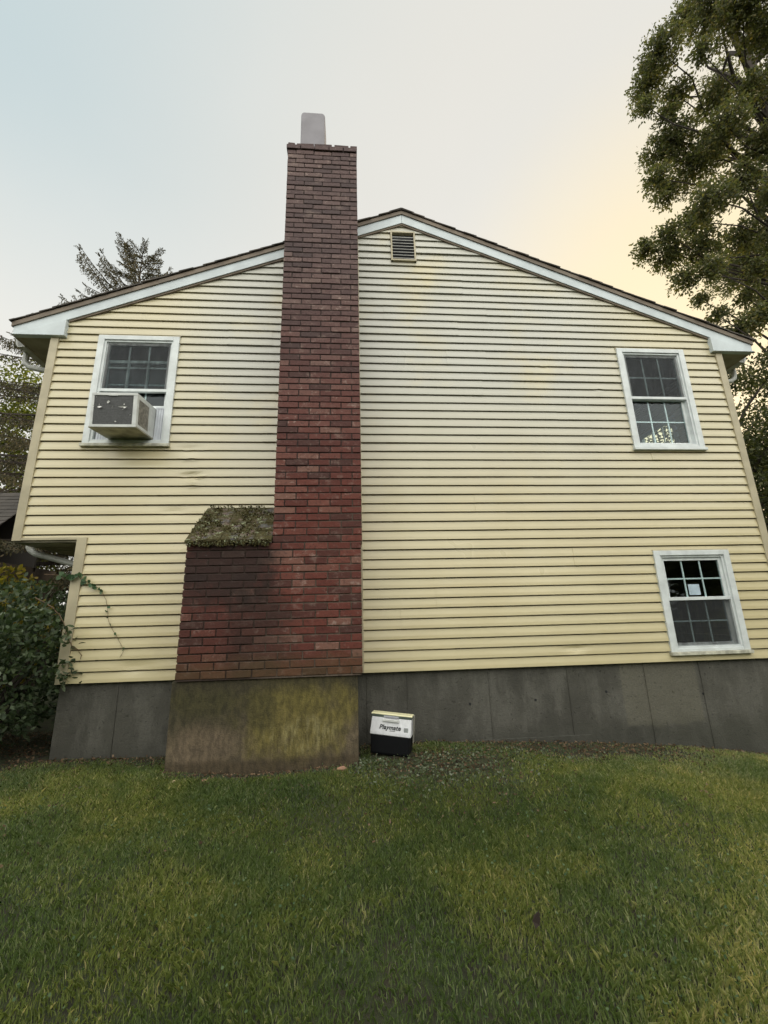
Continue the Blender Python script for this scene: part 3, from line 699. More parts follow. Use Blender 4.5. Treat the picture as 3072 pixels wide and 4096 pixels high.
acb('side_vent', [(X1-.010, X1-.002, -.312+i*.0072, -.312+i*.0072+.0042, .045, Z1-.05) for i in range(29)]+[(X1-.012, X1+.001, -.212, -.204, .045, Z1-.05)], ac_side)
acb('inner_chassis', [(X0+.014, X1-.014, -.343, .08, .013, Z1-.018)], plain('ac_inner_dark', (.04, .038, .035), .8))
mb = MB()
for i in range(7): mb.box(-2.143+i*.0125, -2.143+i*.0125+.0115, .012-.006*(i % 2), .030, 2.452, 2.835)
mb.box(-2.150, -2.062, .004, .010, 2.835, 2.850)
mb.build('accordion_panel', acc_m, ac)
mb = MB()
for i in range(11): mb.box(-2.745+i*.0135, -2.745+i*.0135+.0125, .012-.006*(i % 2), .030, 2.452, 2.835)
mb.build('accordion_panel', acc_m, ac)

# ------------------------------------------------------------------ cooler
yw = R(-17); cz0 = float(gz(.34, -.32))+.004
cool = empty('picnic_cooler', (.345, -.27, cz0), 'small white and black picnic cooler standing on the ground beside the chimney footing', 'cooler')
CT = Matrix.Translation((.345, -.27, cz0)) @ Matrix.Rotation(yw, 4, 'Z') @ Matrix.Rotation(R(4.6), 4, 'Y')
def tpr(mb, levels, mi=0):
    """stack of rectangles (halfwidth, yfront, yback, z)"""
    vs = []; 
    for hw, yf, yb, z in levels: vs += [(-hw, yf, z), (hw, yf, z), (hw, yb, z), (-hw, yb, z)]
    fs = [(3, 2, 1, 0)]
    for i in range(len(levels)-1):
        a = i*4
        for j in range(4): fs.append((a+j, a+(j+1) % 4, a+4+(j+1) % 4, a+4+j))
    a = (len(levels)-1)*4; fs.append((a, a+1, a+2, a+3))
    mb.add([tuple(CT @ Vector(p)) for p in vs], fs, mi)
mb = MB(); tpr(mb, [(.160, -.095, .095, 0), (.168, -.102, .102, .02), (.176, -.110, .110, .162)]); mb.build('cooler_body', plain('black_plastic', (.004, .0045, .006), .7, spec=.25), cool, bevel=.010)
mb = MB(); tpr(mb, [(.182, -.116, .116, .160), (.182, -.112, .112, .185), (.178, -.082, .082, .298)]); lid = mb.build('tent_lid', plain('white_plastic', (.70, .71, .74), .4, .08, 25), cool, bevel=.006)
mb = MB(); tpr(mb, [(.181, -.084, .084, .2985), (.185, -.088, .050, .318)]); mb.build('lid_rim', plain('grey_green_plastic', (.12, .15, .13), .5), cool, bevel=.003)
mb = MB(); tpr(mb, [(.187, -.090, .010, .3185), (.183, -.086, .004, .330)]); mb.build('lid_top', plain('sunset_tinted_plastic', (.82, .78, .50), .25, .03), cool, bevel=.005)  # warm sunset light on the lid top is put into its colour
mb = MB(); mb.box(-.068, .068, -.094, -.080, .298, .314, T=CT); mb.build('latch_button', plain('grey_latch', (.42, .42, .47), .4), cool, bevel=.003)
mb = MB(); mb.box(-.074, .072, -.104, -.084, .268, .290, T=CT @ Matrix.Rotation(0, 4, 'X')); mb.build('latch_recess', plain('white_latch', (.76, .77, .76), .4), lid, bevel=.003)
for s in (-1, 1):
    mb = MB(); mb.box(s*.190-.005, s*.190+.005, -.018, .018, .10, .322, T=CT); mb.build('handle_arm', plain('grey_handle', (.24, .23, .20), .5), cool, bevel=.003)
sl_ang = math.atan2(.030, .113)
fx, fz = .0, .228
def yfront(z): return -.112+(z-.185)/(.298-.185)*.030
cu = bpy.data.curves.new('lettering', 'FONT'); cu.body = 'Playmate'; cu.size = .050; cu.extrude = .0008; cu.offset = .0013; cu.shear = .22; cu.align_x = 'CENTER'; cu.align_y = 'CENTER'; cu.space_character = 1.06
tmp = bpy.data.objects.new('tmp_text', cu); col.objects.link(tmp)
dg = bpy.context.evaluated_depsgraph_get(); me = bpy.data.meshes.new_from_object(tmp.evaluated_get(dg)); bpy.data.objects.remove(tmp)
LT = CT @ Matrix.Translation((-.006, yfront(.222)-.0022, .224)) @ Matrix.Rotation(R(90)-sl_ang, 4, 'X')
me.transform(Matrix.Translation(-WPOS[lid.name]) @ LT); me.materials.clear(); ink = plain('black_ink', (.02, .025, .025), .6); me.materials.append(ink)
o = link('lettering', me, lid)
mb = MB(); mb.box(.002, .052, -.0008, .0008, -.0272, -.0238, T=LT @ Matrix.Rotation(R(90), 4, 'X') @ Matrix.Identity(4)) if False else None
mb.box(.000, .050, -.0272, -.0240, -.0006, .0008, T=LT); mb.build('lettering_underline', ink, lid)
mb = MB(); mb.box(.120, .156, yfront(.212)-.0035, yfront(.212)-.0005, .188, .234, T=CT @ Matrix.Translation((0, .0, 0))); mb.build('grey_sticker', plain('grey_sticker', (.30, .32, .32), .6), lid)
lid.data.name = 'tent_lid'

# ------------------------------------------------------------------ vegetation
grass_m = leaf_mat('grass_blade', [(.110, .150, .062), (.175, .222, .092), (.245, .290, .130), (.33, .345, .185), (.58, .53, .40)], .48, .6, 1.7)
def gpatch(x, y):   # smooth pseudo-noise 0..1
    return .5+.5*np.sin(x*1.7+1.3*np.sin(y*1.1+.5))*np.sin(y*2.1+1.7*np.sin(x*.9))
def bare(x, y):
    """0 = full lawn, 1 = bare soil"""
    b = np.exp(-((x-.75)/.70)**2-((y+.58)/.40)**2)*(1.0+.25*np.sin(x*8+3)*np.sin(y*11))
    b = np.maximum(b, np.exp(-((x-2.2)/1.3)**2-((y+.20)/(.32+.08*np.sin(x*7)))**2)*.95)
    b = np.maximum(b, np.clip(1-(-y)/(.22+.10*np.sin(x*5.3)+.07*np.sin(x*13+1)), 0, 1)*.9*(np.abs(x) < 5.2))
    b = np.maximum(b, np.exp(-((x+.75)/.85)**4-((y+.56)/.09)**2)*.95)
    b = np.maximum(b, np.clip(1-(-y-.05)/.38, 0, 1)*.85*(x < -1.5)*(.75+.25*np.sin(x*9+y*7)))
    b = np.maximum(b, np.exp(-((x+3.9)/1.4)**2-((y-.2)/.8)**2)*1.2)
    return b
def make_grass():
    def batch(n, x0, x1, y0, y1, hmul):
        x = rng.uniform(x0, x1, n); y = rng.uniform(y0, y1, n)
        g = gpatch(x*1.6, y*1.6); keep = rng.random(n) > np.clip(bare(x, y)*1.25, 0, .985)
        keep &= rng.random(n) < (.55+.45*g)
        keep &= ~((x > -1.53) & (x < .07) & (y > -.515)) & ~((y > -.01) & (x > -2.8) & (x < 5)) & ~((np.abs(x-.345) < .19) & (y > -.42) & (y < -.12))
        x, y, g = x[keep], y[keep], g[keep]; n = len(x)
        z = gz(x, y)-.004
        h = (.017+.014*g+rng.random(n)*.022)*hmul*(1-.45*np.clip(bare(x, y), 0, 1)); tallm = rng.random(n) < .03; h = np.where(tallm, h*1.5, h)
        th = rng.random(n)*2*np.pi; cl = 2.2*np.sin(x*3.1+y*2.3); th = th+0*cl
        w = rng.uniform(.0010, .0021, n)*(1+.25*(-y < 1)); lean = rng.uniform(.05, .80, n)
        dx, dy = np.cos(th), np.sin(th)
        # face the width roughly at random
        sx, sy_ = -dy, dx
        P0 = np.stack([x, y, z], 1)
        S = np.stack([sx, sy_, np.zeros(n)], 1)*w[:, None]
        D1 = np.stack([dx*lean*.30, dy*lean*.30, np.full(n, .55)], 1)*h[:, None]
        D2 = np.stack([dx*lean*.95, dy*lean*.95, 1-.25*lean], 1)*h[:, None]
        V = np.stack([P0-S, P0+S, P0+D1+S*.8, P0+D2, P0+D1-S*.8], 1)
        big = gpatch(x*.55+2, y*.8+1); fine = gpatch(x*5.3+1, y*5.9+4); c = rng.normal(.40, .22, n)+.36*(big-.5)+.16*(g-.5)+.14*(fine-.5)+.05*np.clip(x-.3, -1.5, 2.5)
        c = np.where(rng.random(n) < .035, rng.uniform(.85, 1, n), c)
        return V, np.clip(c, 0, 1)
    A = [batch(560000, -4.2, 5.0, -3.6, 0.0, 1.0), batch(60000, -8, -4.2, -4.5, 3.5, 1.1), batch(50000, 5.0, 9, -4.5, 3.5, 1.1), batch(30000, -4.2, 5, -6.5, -3.6, 1)]
    V = np.concatenate([a[0] for a in A]); c = np.concatenate([a[1] for a in A])
    tag(quads_mesh('grass', V, grass_m, rnd=c, k=5), 'short mown green lawn in front of the house', 'grass', kind='stuff')
make_grass()

def make_litter():
    m1 = leaf_mat('dead_leaf', [(.05, .03, .018), (.09, .055, .03), (.14, .09, .05), (.20, .14, .09)], .1, .8)
    n = 26000; x = rng.uniform(-6, 4.6, n); y = np.where(x < -2.8, 1.2, 0)-rng.random(n)**1.2*np.where(x < -2.8, 2.4, 1.7)
    k = rng.random(n) < (.10+.85*np.clip(bare(x, y), 0, 1)); k &= ~((x > -1.53) & (x < .07) & (y > -.51)); k &= (y < -.01) | (x < -2.8)
    x, y = x[k], y[k]; n = len(x); z = gz(x, y)+rng.uniform(.004, .02, n)
    D = unit(np.stack([rng.normal(size=n), rng.normal(size=n), rng.normal(size=n)*.3], 1))
    tag(quads_mesh('leaf_litter', leaves(np.stack([x, y, z], 1), D, rng.uniform(.012, .034, n), rng.uniform(.008, .018, n), .15), m1, k=6), 'brown dead leaves and crumbs scattered along the foot of the wall', 'leaf litter', kind='stuff')
    m2 = leaf_mat('pale_weed_leaf', [(.055, .075, .034), (.085, .110, .056), (.125, .150, .095), (.19, .21, .15)], .2, .6)
    n = 15000; x = rng.uniform(-.05, 3.2, n); y = rng.uniform(-1.45, -.1, n)
    d = np.exp(-((x-.70)/.55)**2-((y+.68)/.30)**2)+.8*np.exp(-((x-.10)/.18)**2-((y+.56)/.12)**2)+.35*np.exp(-((x-1.6)/.7)**2-((y+.42)/.12)**2)+.25*np.exp(-((x-.55)/.25)**2-((y+1.05)/.25)**2)
    d *= .45+.55*np.sin(x*19+3*np.sin(y*13))*np.sin(y*23+x*5)
    k = rng.random(n) < d; x, y = x[k], y[k]; n = len(x); z = gz(x, y)+rng.uniform(.008, .045, n)
    D = unit(np.stack([rng.normal(size=n), rng.normal(size=n), rng.random(n)*.5], 1))
    tag(quads_mesh('ground_cover', leaves(np.stack([x, y, z], 1), D, rng.uniform(.014, .032, n), rng.uniform(.010, .020, n), .1), m2, k=6), 'pale grey-green creeping weeds on bare soil beside the cooler', 'ground cover', kind='stuff')
make_litter()
def make_clover():
    n = 26000; x = rng.uniform(-4, 4.8, n); y = rng.uniform(-3.4, -.25, n)
    d = np.clip(np.sin(x*2.7+1.9*np.sin(y*1.9+1))*np.sin(y*3.3+1.3*np.sin(x*2.1)), 0, 1)*.8+.03
    k = (rng.random(n) < d) & ~((x > -1.54) & (x < .08) & (y > -.53)) & ~((np.abs(x-.345) < .2) & (y > -.45)); x, y = x[k], y[k]; n = len(x)
    z = gz(x, y)+rng.uniform(.012, .038, n); D = unit(np.stack([rng.normal(size=n), rng.normal(size=n), rng.random(n)*.6], 1))
    m3 = leaf_mat('clover_leaf', [(.045, .085, .035), (.075, .125, .055), (.12, .17, .085)], .3, .6)
    tag(quads_mesh('clover', leaves(np.stack([x, y, z], 1), D, rng.uniform(.008, .017, n), rng.uniform(.008, .015, n), .1), m3, k=6), 'small dark clover leaves mixed into the lawn in patches', 'clover', kind='stuff')
make_clover()

def stone(x, y, sx, sy_, sz, mat, label, name='stone'):
    bpy_me = bpy.data.meshes.new(name); import bmesh
    bm = bmesh.new(); bmesh.ops.create_icosphere(bm, subdivisions=3, radius=1)
    s = random.uniform(0, 9)
    for v in bm.verts:
        k = 1+.16*math.sin(v.co.x*3+s)*math.cos(v.co.y*4+s)+.08*math.sin(v.co.z*7+s*2); v.co = Vector((v.co.x*sx*k, v.co.y*sy_*k, v.co.z*sz*k))
    for f in bm.faces: f.smooth = True
    bm.to_mesh(bpy_me); bm.free(); bpy_me.materials.append(mat)
    o = link(name, bpy_me, None, (x, y, float(gz(x, y))+sz*.7)); tag(o, label, 'stone', 'small stones on the lawn edge'); return o
pink_m = plain('pinkish_stone', (.30, .17, .11), .8, .25, 30, bump=.3); tan_m = plain('tan_stone', (.42, .33, .20), .8, .25, 30, bump=.3)
stone(-.09, -.60, .040, .022, .018, pink_m, 'pinkish stone in the grass just right of centre below the chimney footing')
stone(-1.14, -.68, .026, .018, .014, pink_m, 'pinkish stone below the left half of the chimney footing')
stone(-1.36, -.70, .020, .016, .013, tan_m, 'pale tan stone below the left corner of the chimney footing')
lm_ = plain('pale_dead_leaf', (.42, .42, .36), .7, .1, 40)
def flat_leaf(x, y, s, label, mat=lm_):
    P_ = np.array([[x, y, float(gz(x, y))+.035]]); D = unit(np.array([[random.uniform(-1, 1), random.uniform(-.6, .2), .5]]))
    V = leaves(P_, D, s, s*.6, .2)[0]; mb = MB(); mb.add([tuple(p) for p in V], [(0, 1, 2, 3, 4, 5)])
    o = mb.build('fallen_leaf', mat, None, (x, y, float(gz(x, y)))); tag(o, label, 'leaf', 'pale fallen leaves on the lawn'); return o
flat_leaf(-1.97, -.82, .06, 'whitish fallen leaf on the lawn at the far left')
flat_leaf(.76, -2.32, .06, 'dark patch standing in for a hole low in the near lawn on the right', plain('dark_hole_patch', (.02, .012, .008), .9))  # dark leaf shape added in place of a hole in the lawn

# climbing stems on the siding
ivy_m = leaf_mat('vine_leaf', [(.035, .075, .035), (.06, .11, .05), (.10, .16, .085)], .2, .5)
def vine(path, name, label, leaf_n, lz=None, size=.035, rad=.003):
    root = empty(name, path[-1] if path[-1][1] < 0 else path[0], label, 'vine')
    mb = MB(); pts = []
    for a, b in zip(path[:-1], path[1:]):
        for t in (0, .33, .66): pts.append(tuple(Vector(a).lerp(Vector(b), t)+Vector((random.uniform(-.005, .005), 0, random.uniform(-.005, .005)))))
    pts.append(path[-1]); mb.tube(pts, [rad*(1-.5*i/len(pts)) for i in range(len(pts))], 6); mb.build('stem', stem_m, root)
    if leaf_n:
        Q = np.array(pts); Ps = []; 
        for i in range(leaf_n):
            t = lz(i/leaf_n)*(len(Q)-1); k = int(min(t, len(Q)-2)); Ps.append(Q[k]+(Q[k+1]-Q[k])*(t-k)+np.array([0, -.008, 0]))
        Ps = np.array(Ps); D = unit(np.stack([rng.normal(size=leaf_n), rng.uniform(-.5, -.1, leaf_n), rng.normal(size=leaf_n)*.8], 1)); s = size*rng.uniform(.5, 1.1, leaf_n)*np.linspace(1.25, .5, leaf_n)
        n_ = len(Ps); S = unit(np.cross(D, np.tile([[0, -1., 0]], (n_, 1))+rng.normal(size=(n_, 3))*.35)); N_ = np.cross(D, S)
        W = s[:, None]*.9; L = s[:, None]
        V = np.stack([Ps, Ps+D*L*.3+S*W*.45, Ps+D*L*.65+S*W*.4, Ps+D*L, Ps+D*L*.65-S*W*.4, Ps+D*L*.3-S*W*.45], 1)
        quads_mesh('leaf_cluster', V, ivy_m, root, k=6)
    return root
vp = [(-3.0, -.02, 1.02), (-2.80, -.04, 1.00), (-2.719, -.04, .991), (-2.653, -.034, .985), (-2.576, -.034, .931), (-2.504, -.032, .893), (-2.446, -.032, .85), (-2.404, -.03, .788), (-2.363, -.026, .692), (-2.356, -.026, .607), (-2.308, -.026, .496), (-2.238, -.026, .402), (-2.182, -.026, .309), (-2.158, -.026, .284), (-2.195, -.026, .22)]
vine(vp, 'climbing_vine', 'thin leafy green vine trailing down the lower left siding', 46, lambda t: .06+.50*t if t < .8 else .56+(t-.8)*2.1, .052)
vine([(-3.05, -.02, .80), (-2.9, -.03, .72), (-2.798, -.03, .635), (-2.723, -.032, .515), (-2.706, -.032, .432), (-2.63, -.03, .331), (-2.576, -.026, .297), (-2.545, -.026, .247), (-2.548, -.026, .215)], 'bare_vine', 'bare brown vine stem across the lower left corner board', 0, None, rad=.005)

# shrub at the left corner
shrub_m = leaf_mat('shrub_leaf', [(.024, .040, .018), (.042, .064, .030), (.07, .10, .050), (.14, .17, .11)], .25, .42)
def shrub(name, cx, cy, rx, ry, h, n, label, mat, ls=.075, group=None, cat='shrub'):
    z0 = float(gz(cx, cy)); root = empty(name, (cx, cy, z0), label, cat, group)
    mb = MB()
    tips = []
    for i in range(16):
        a = random.uniform(0, 2*math.pi); r = math.sqrt(random.random()); t = Vector((cx+rx*.75*r*math.cos(a), cy+ry*.75*r*math.sin(a), z0+h*random.uniform(.5, .9)))
        b = Vector((cx+random.uniform(-.12, .12), cy+random.uniform(-.12, .12), z0-.05)); mid = b.lerp(t, .5)+Vector((random.uniform(-.1, .1), random.uniform(-.1, .1), .12))
        mb.tube([b, mid, t], [.018*h, .011*h, .004], 6); tips.append(t)
    mb.build('stem', bark_m, root)
    nt = n//7; d = rand_dir(nt)*(rng.random((nt, 1))**.30); C = np.stack([cx+d[:, 0]*rx, cy+d[:, 1]*ry, z0+h*.54+d[:, 2]*h*.5], 1)
    C[:, 2] = np.maximum(C[:, 2], z0+.12); C[:, :2] += .12*np.sin(C[:, [2, 2]]*7+C[:, [1, 0]]*5)
    Pl = np.repeat(C, 7, 0)+rng.normal(size=(nt*7, 3))*.035; out = unit(np.repeat(C, 7, 0)-np.array([cx, cy, z0+h*.3]))
    D = unit(out*.5+rng.normal(size=out.shape)*.6+np.array([0, 0, -.15]))
    quads_mesh('foliage', leaves(Pl, D, rng.uniform(.6, 1.15, len(Pl))*ls, rng.uniform(.38, .52, len(Pl))*ls, .12), mat, root, k=6)
    return root
shrub('broadleaf_shrub', -3.62, .12, 1.06, .95, 1.60, 13000, 'dense dark broadleaf shrub beside the lower left corner of the house', shrub_m, .070)
shrub('broadleaf_shrub', -5.1, .9, 1.1, 1.1, 1.55, 6500, 'dark broadleaf shrub at the left edge of the photo, left of the corner shrub', shrub_m, .085)
yel_m = leaf_mat('yellowing_leaf', [(.05, .05, .012), (.11, .10, .02), (.22, .18, .03), (.30, .22, .05)], .45, .6)
shrub('autumn_bush', -5.5, 2.1, 1.3, .9, 2.05, 6500, 'yellowish brown bush behind the dark shrub and below the shed eave', yel_m, .10)

# spruce behind the house on the left
spr_m = leaf_mat('spruce_needles', [(.036, .036, .020), (.055, .052, .028), (.085, .072, .038), (.13, .10, .055)], .15, .7)
def spruce(name, bx, by, z0, H, slope, label, seed, lod=1., group=None):
    rs = random.Random(seed); root = empty(name, (bx, by, z0), label, 'tree', group)
    tr = MB(); tr.tube([(bx, by, z0-.2), (bx, by, z0+H*.5), (bx, by, z0+H)], [H*.018, H*.010, .01], 8); tr.build('trunk', bark_m, root)
    bw = MB(); Ps = []; Ds = []; Ls = []
    z = z0+H-.15
    while z > z0+.8:
        dtop = z0+H-z; L0 = .20+slope*dtop**.88; nb = 4 if dtop < 1.2 else 6
        a0 = rs.uniform(0, 6.28)
        for b in range(nb):
            a = a0+b*2*math.pi/nb+rs.uniform(-.25, .25); L = L0*rs.uniform(.75, 1.12); rise = .75 if dtop < 1.0 else (.35 if dtop < 3 else .05)
            pts = []; n = 7
            for i in range(n+1):
                t = i/n; r = L*t; zz = z+L*(rise*t-(.55 if dtop > 3 else .30)*t*t*(1-.35*t)+ (.16*t**3))
                pts.append(Vector((bx+math.cos(a)*r, by+math.sin(a)*r, zz)))
            bw.tube(pts, [.006+.012*L*(1-t/n) for t in range(n+1)], 4, cap=False)
            m_ = max(8, int(L/.026*lod))
            for j in range(m_):
                t = (j+rs.random())/m_; t = .12+.88*t; f = t*n; k = min(int(f), n-1); p = pts[k].lerp(pts[k+1], f-k)
                s = 1 if j % 2 else -1; side = Vector((-math.sin(a)*s, math.cos(a)*s, 0)); ln = rs.uniform(.14, .34)*(1-.35*t)+.05
                so_ = rs.uniform(.0, .22)*(1-t)*L*.6
                pp = p+side*so_*rs.random()
                if dtop < 1.5: d = (side*.8+Vector((math.cos(a), math.sin(a), .35))).normalized(); ln *= .6
                else: d = (side*rs.uniform(.1, .5)+Vector((math.cos(a)*.3, math.sin(a)*.3, -1))).normalized()
                Ps.append(pp); Ds.append(d); Ls.append(ln)
            for q_ in range(3): Ps.append(pts[-1]); Ds.append((Vector((math.cos(a+rs.uniform(-.7, .7)), math.sin(a+rs.uniform(-.7, .7)), rs.uniform(0, .7)))).normalized()); Ls.append(rs.uniform(.10, .18))
        z -= rs.uniform(.20, .32) if dtop < 5 else rs.uniform(.24, .38)
    bw.build('branch', bark_m, root)
    Ps = np.array([tuple(p) for p in Ps]); Ds = np.array([tuple(p) for p in Ds]); Ls = np.array(Ls)
    nn = 9   # short needled side sprays on each twig
    Pn = np.repeat(Ps, nn, 0); Dn = np.repeat(Ds, nn, 0); Ln = np.repeat(Ls, nn); t = np.tile(np.linspace(.02, .92, nn), len(Ps))
    base = Pn+Dn*(Ln*t)[:, None]; D2 = unit(Dn*1.0+rand_dir(len(Pn))*.75)
    quads_mesh('needles', leaves(base, D2, rng.uniform(.04, .075, len(Pn)), .024), spr_m, root, k=6)
    return root
spruce('spruce_tree', -6.95, 7.8, -.7, 13.45, .70, 'drooping spruce whose thin top rises above the left roof slope', 5)

# big oak right of the house
oak_m = leaf_mat('oak_leaf', [(.062, .070, .036), (.088, .097, .048), (.115, .122, .058), (.17, .14, .06)], .45, .55)
OAK = [(11.2,4.42,19.71,.58),(9.81,4.18,17.58,.7),(10.21,5.23,17.96,.7),(8.75,4.05,14.95,.30),(11.13,3.58,18.21,.73),(11.24,2.92,17.02,.86),(12.29,3.44,17.16,.52),(9.99,3.24,15.85,.31),(10.63,4.76,16.77,.51),(9.79,4.42,15.31,.34),(11.44,4.4,15.97,.55),(11.35,3.34,14.73,.49),(10.69,3.7,13.82,.67),(10.36,4.8,14.88,.65),(10.24,5.38,15.24,.63),(9.15,4.62,12.95,.42),(10.92,5.03,14.13,.85),(10.11,5.4,13.46,.45),(9.67,3.78,11.18,.59),(11.13,4.05,12.34,.58),(11.78,3.82,13.44,.5),(12.06,4.43,12.02,.42),(10.16,4.79,11.62,.51),(8.75,4.34,10.60,.34),(8.7,5.09,10.83,.37),(9.24,4.86,10.5,.5),(9.93,4.55,10.44,.53),(11.58,4.83,11.16,.61),(9.2,4.58,9.36,.35),(9.52,4.12,9.25,.38),(10.95,4.17,9.36,.38),(10.87,4.57,8.8,.26),(10.47,5.5,9.49,.24),(10.12,4.82,8.42,.26),(10.34,3.97,7.68,.36),(11.2,5.19,8.28,.36),(12.08,2.75,16.3,.75),(12.31,3.22,15.31,.67),(11.8,3.2,13.11,.68),(11.11,3.12,11.02,.6),(11.8,4.06,10.34,.61),(11.9,4.35,8.8,.56),(11.1,2.45,17.31,.79),(10.81,3.31,18.91,.58)]
def big_oak():
    tx, ty = 13.4, 4.6; z0 = -1.2
    root = empty('oak_tree', (tx, ty, z0), 'large oak overhanging from the right edge of the photo', 'tree')
    tr = MB(); tr.tube([(tx, ty, z0-.3), (tx, ty, z0+1), (tx-.1, ty, 6), (tx+.1, ty+.1, 12), (tx, ty, 18), (tx-.2, ty, 22)], [.55, .42, .36, .28, .16, .05], 14); tr.build('trunk', bark_m, root, smooth=True)
    bw = MB(); P_ = []; D_ = []
    extra = [(tx+random.uniform(.9, 4.2), ty+random.uniform(-3, 3.5), random.uniform(8.5, 22), random.uniform(.7, 1.1)) for _ in range(34)]
    for idx, (x, y, z, r) in enumerate(OAK+extra):
        c = Vector((x, y, z)); hb = max(3.5, z-random.uniform(1.5, 3.5)); b = Vector((tx, ty, hb)); mid = b.lerp(c, .5)+Vector((random.uniform(-.45, .45), random.uniform(-.45, .45), random.uniform(-.3, .9)))
        q1 = b.lerp(mid, .5)+Vector((random.uniform(-.25, .25), random.uniform(-.25, .25), random.uniform(-.1, .45))); L = (c-b).length
        bw.tube([b, q1, mid, mid.lerp(c, .5)+Vector((random.uniform(-.2, .2), random.uniform(-.2, .2), random.uniform(-.25, .2))), c], [.035*L*.6+.02, .028*L*.5+.015, .03, .02, .010], 6, cap=False)
        nt = int(155*(r/.5)**1.7); 
        if idx >= len(OAK): nt = int(nt*.7)
        d = rand_dir(nt)*(rng.random((nt, 1))**.4)*np.array([r*.86, r*.95, r*.80])
        tp = np.array(c)+d
        out = unit(d+np.array([-.35, -.1, -.75])*r+rng.normal(size=d.shape)*.25*r)
        for k in range(0, nt, 6):
            e = Vector(tp[k]); bw.tube([c, c.lerp(e, .55)+Vector((random.uniform(-.08, .08), 0, .05)), e], [.012, .007, .003], 4, cap=False)
        m_ = 9
        T_ = np.tile(np.linspace(-.5, .5, m_), nt)*.34
        P_.append(np.repeat(tp, m_, 0)+np.repeat(out, m_, 0)*T_[:, None]+rng.normal(size=(nt*m_, 3))*.035); D_.append(unit(np.repeat(out, m_, 0)*.6+rng.normal(size=(nt*m_, 3))*.7))
    bw.build('branch', bark_m, root)
    Pn = np.concatenate(P_); Dn = np.concatenate(D_)
    quads_mesh('foliage', leaves(Pn, Dn, rng.uniform(.070, .125, len(Pn)), rng.uniform(.038, .060, len(Pn)), .15), oak_m, root, k=6)
big_oak()

# background trees
def tree(name, x, y, H, R_, zc0, n, label, mat, ls=.14, seed=0, group='trees behind the house', clumps=46):
    rs = np.random.default_rng(seed); z0 = float(gz(x, y))-.1; root = empty(name, (x, y, z0), label, 'tree', group)
    tr = MB(); tr.tube([(x, y, z0), (x+.1, y, z0+H*.35), (x-.1, y+.1, z0+H*.7), (x, y, z0+H*.95)], [H*.024, H*.018, H*.010, .03], 10)
    C = []
    for i in range(clumps):
        d = unit(rs.normal(size=(1, 3)))[0]*(rs.random()**.35); C.append((x+d[0]*R_, y+d[1]*R_, z0+zc0+(H-zc0)*(.5+.5*d[2]), rs.uniform(.16, .30)*R_))
    for (a, b, c, r) in C[::2]:
        hb = z0+max(H*.18, (c-z0)*.72); tr.tube([(x, y, hb), ((x+a)/2, (y+b)/2, (hb+c)/2+.3), (a, b, c)], [H*.007, H*.004, .012], 5, cap=False)
    tr.build('trunk', bark_m, root)
    C = np.array(C); per = n//len(C); Pn = np.repeat(C[:, :3], per, 0)+unit(rs.normal(size=(per*len(C), 3)))*(rs.random((per*len(C), 1))**.5)*np.repeat(C[:, 3], per)[:, None]*np.array([1.2, 1.2, .85])
    D = unit(rs.normal(size=Pn.shape)+np.array([0, 0, -.3]))
    quads_mesh('crown', leaves(Pn, D, rs.uniform(.7, 1.2, len(Pn))*ls, rs.uniform(.45, .6, len(Pn))*ls, .15), mat, root, rnd=rs.random(len(Pn)), k=6); return root
dk_m = leaf_mat('dark_tree_leaf', [(.026, .032, .014), (.040, .048, .020), (.060, .070, .028), (.10, .10, .036)], .35, .6)
lt_m = leaf_mat('light_tree_leaf', [(.05, .065, .012), (.085, .10, .018), (.13, .14, .03), (.18, .17, .04)], .50, .6)
tree('dark_tree', 10.6, 6.2, 9.4, 2.9, 1.0, 32000, 'dense dark tree close behind the right corner of the house', dk_m, .12, 1)
tree('dark_tree', 17.5, 12.5, 12.5, 4.2, 1.5, 26000, 'tall dark tree right of the house, farther back below the oak', dk_m, .17, 2)
tree('dark_tree', 22.0, 10.0, 12.0, 4.5, 1.5, 16000, 'dark tree at the right edge behind the oak trunk', dk_m, .2, 3)
tree('pale_tree', -14.5, 12.0, 11.8, 4.0, 3.0, 22000, 'sunlit yellow-green tree at the far left behind the spruce', lt_m, .15, 4)
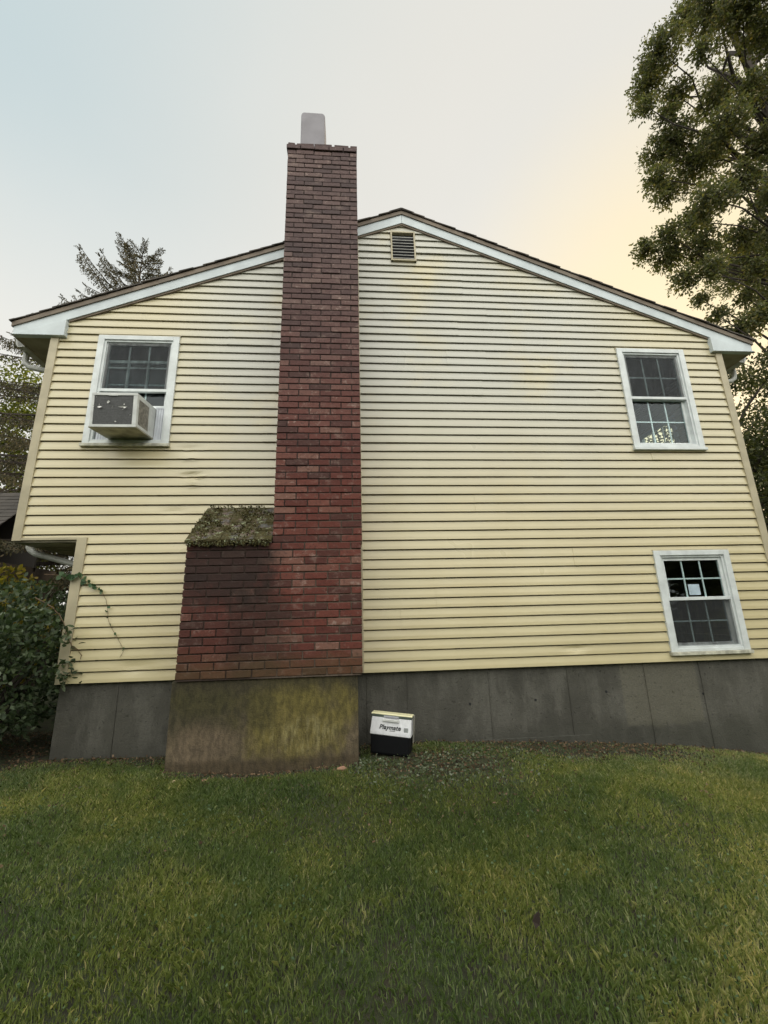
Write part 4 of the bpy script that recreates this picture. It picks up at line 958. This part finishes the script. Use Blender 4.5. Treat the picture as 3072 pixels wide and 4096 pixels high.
tree('pale_tree', -17, 8.0, 10.0, 4.0, 2.5, 12000, 'yellow-green tree left of the spruce at the photo edge', lt_m, .18, 5)
tree('dark_tree', -12.5, 5.0, 6.6, 2.6, .6, 18000, 'low dark tree behind the shed at the far left', dk_m, .14, 6)
tree('dark_tree', -1.5, 24, 9.5, 4.5, 2, 9000, 'dark tree hidden behind the middle of the house', dk_m, .25, 7)
tree('dark_tree', 8, 26, 9.0, 4.5, 2, 9000, 'dark tree hidden behind the right half of the house', dk_m, .25, 8)
tree('dark_tree', -22, 22, 12, 5, 2, 9000, 'dark tree in the far left background', dk_m, .25, 9)
for i, (x, y, H) in enumerate(((-12, -17, 8.0), (-4.5, -19, 8.5), (3.5, -20, 7.5), (11, -18, 9.0), (-17, -10, 9), (17, -10, 9.5))):
    tree('dark_tree', x, y, H, 4.9, .1, 20000, 'dark tree across the lawn behind the photographer, %s of the row' % ('second from the left', 'third from the left', 'third from the right', 'second from the right', 'leftmost', 'rightmost')[i], dk_m, .40, 20+i, group='trees across the lawn behind the photographer')

# shed with a dark shingle roof at the far left
def shed():
    root = empty('garden_shed', (-8.6, 4.3, -.7), 'dark-roofed shed at the far left behind the house corner', 'shed')
    mb = MB(); mb.box(-10.6, -6.75, 3.5, 6.0, -.9, 1.78); mb.build('wall', plain('shed_boards', (.06, .045, .035), .8, .3, 6), root)
    mb = MB(); a = math.atan2(1.45, 1.6)
    for i in range(16):
        for j in range(14):
            xa = -10.9+j*.30; T_ = Matrix.Translation((0, 3.2+i*.155*math.cos(a), 1.74+i*.155*math.sin(a))) @ Matrix.Rotation(a-.06, 4, 'X')
            mb.box(xa, xa+.296, 0, .19, 0, .012+random.uniform(0, .004), 0, random.random()*.5, T=T_)
    mb.box(-10.9, -6.70, 3.24, 3.27, 1.66, 1.735, 0, .1)
    mb.prism([(-10.6, 1.7), (-6.75, 1.7), (-6.75, 3.45), (-10.6, 3.45)], 5.12, 5.18, 0, .1)
    mb.build('roof', shingle_m, root)
shed()
print('objects', len(bpy.data.objects))
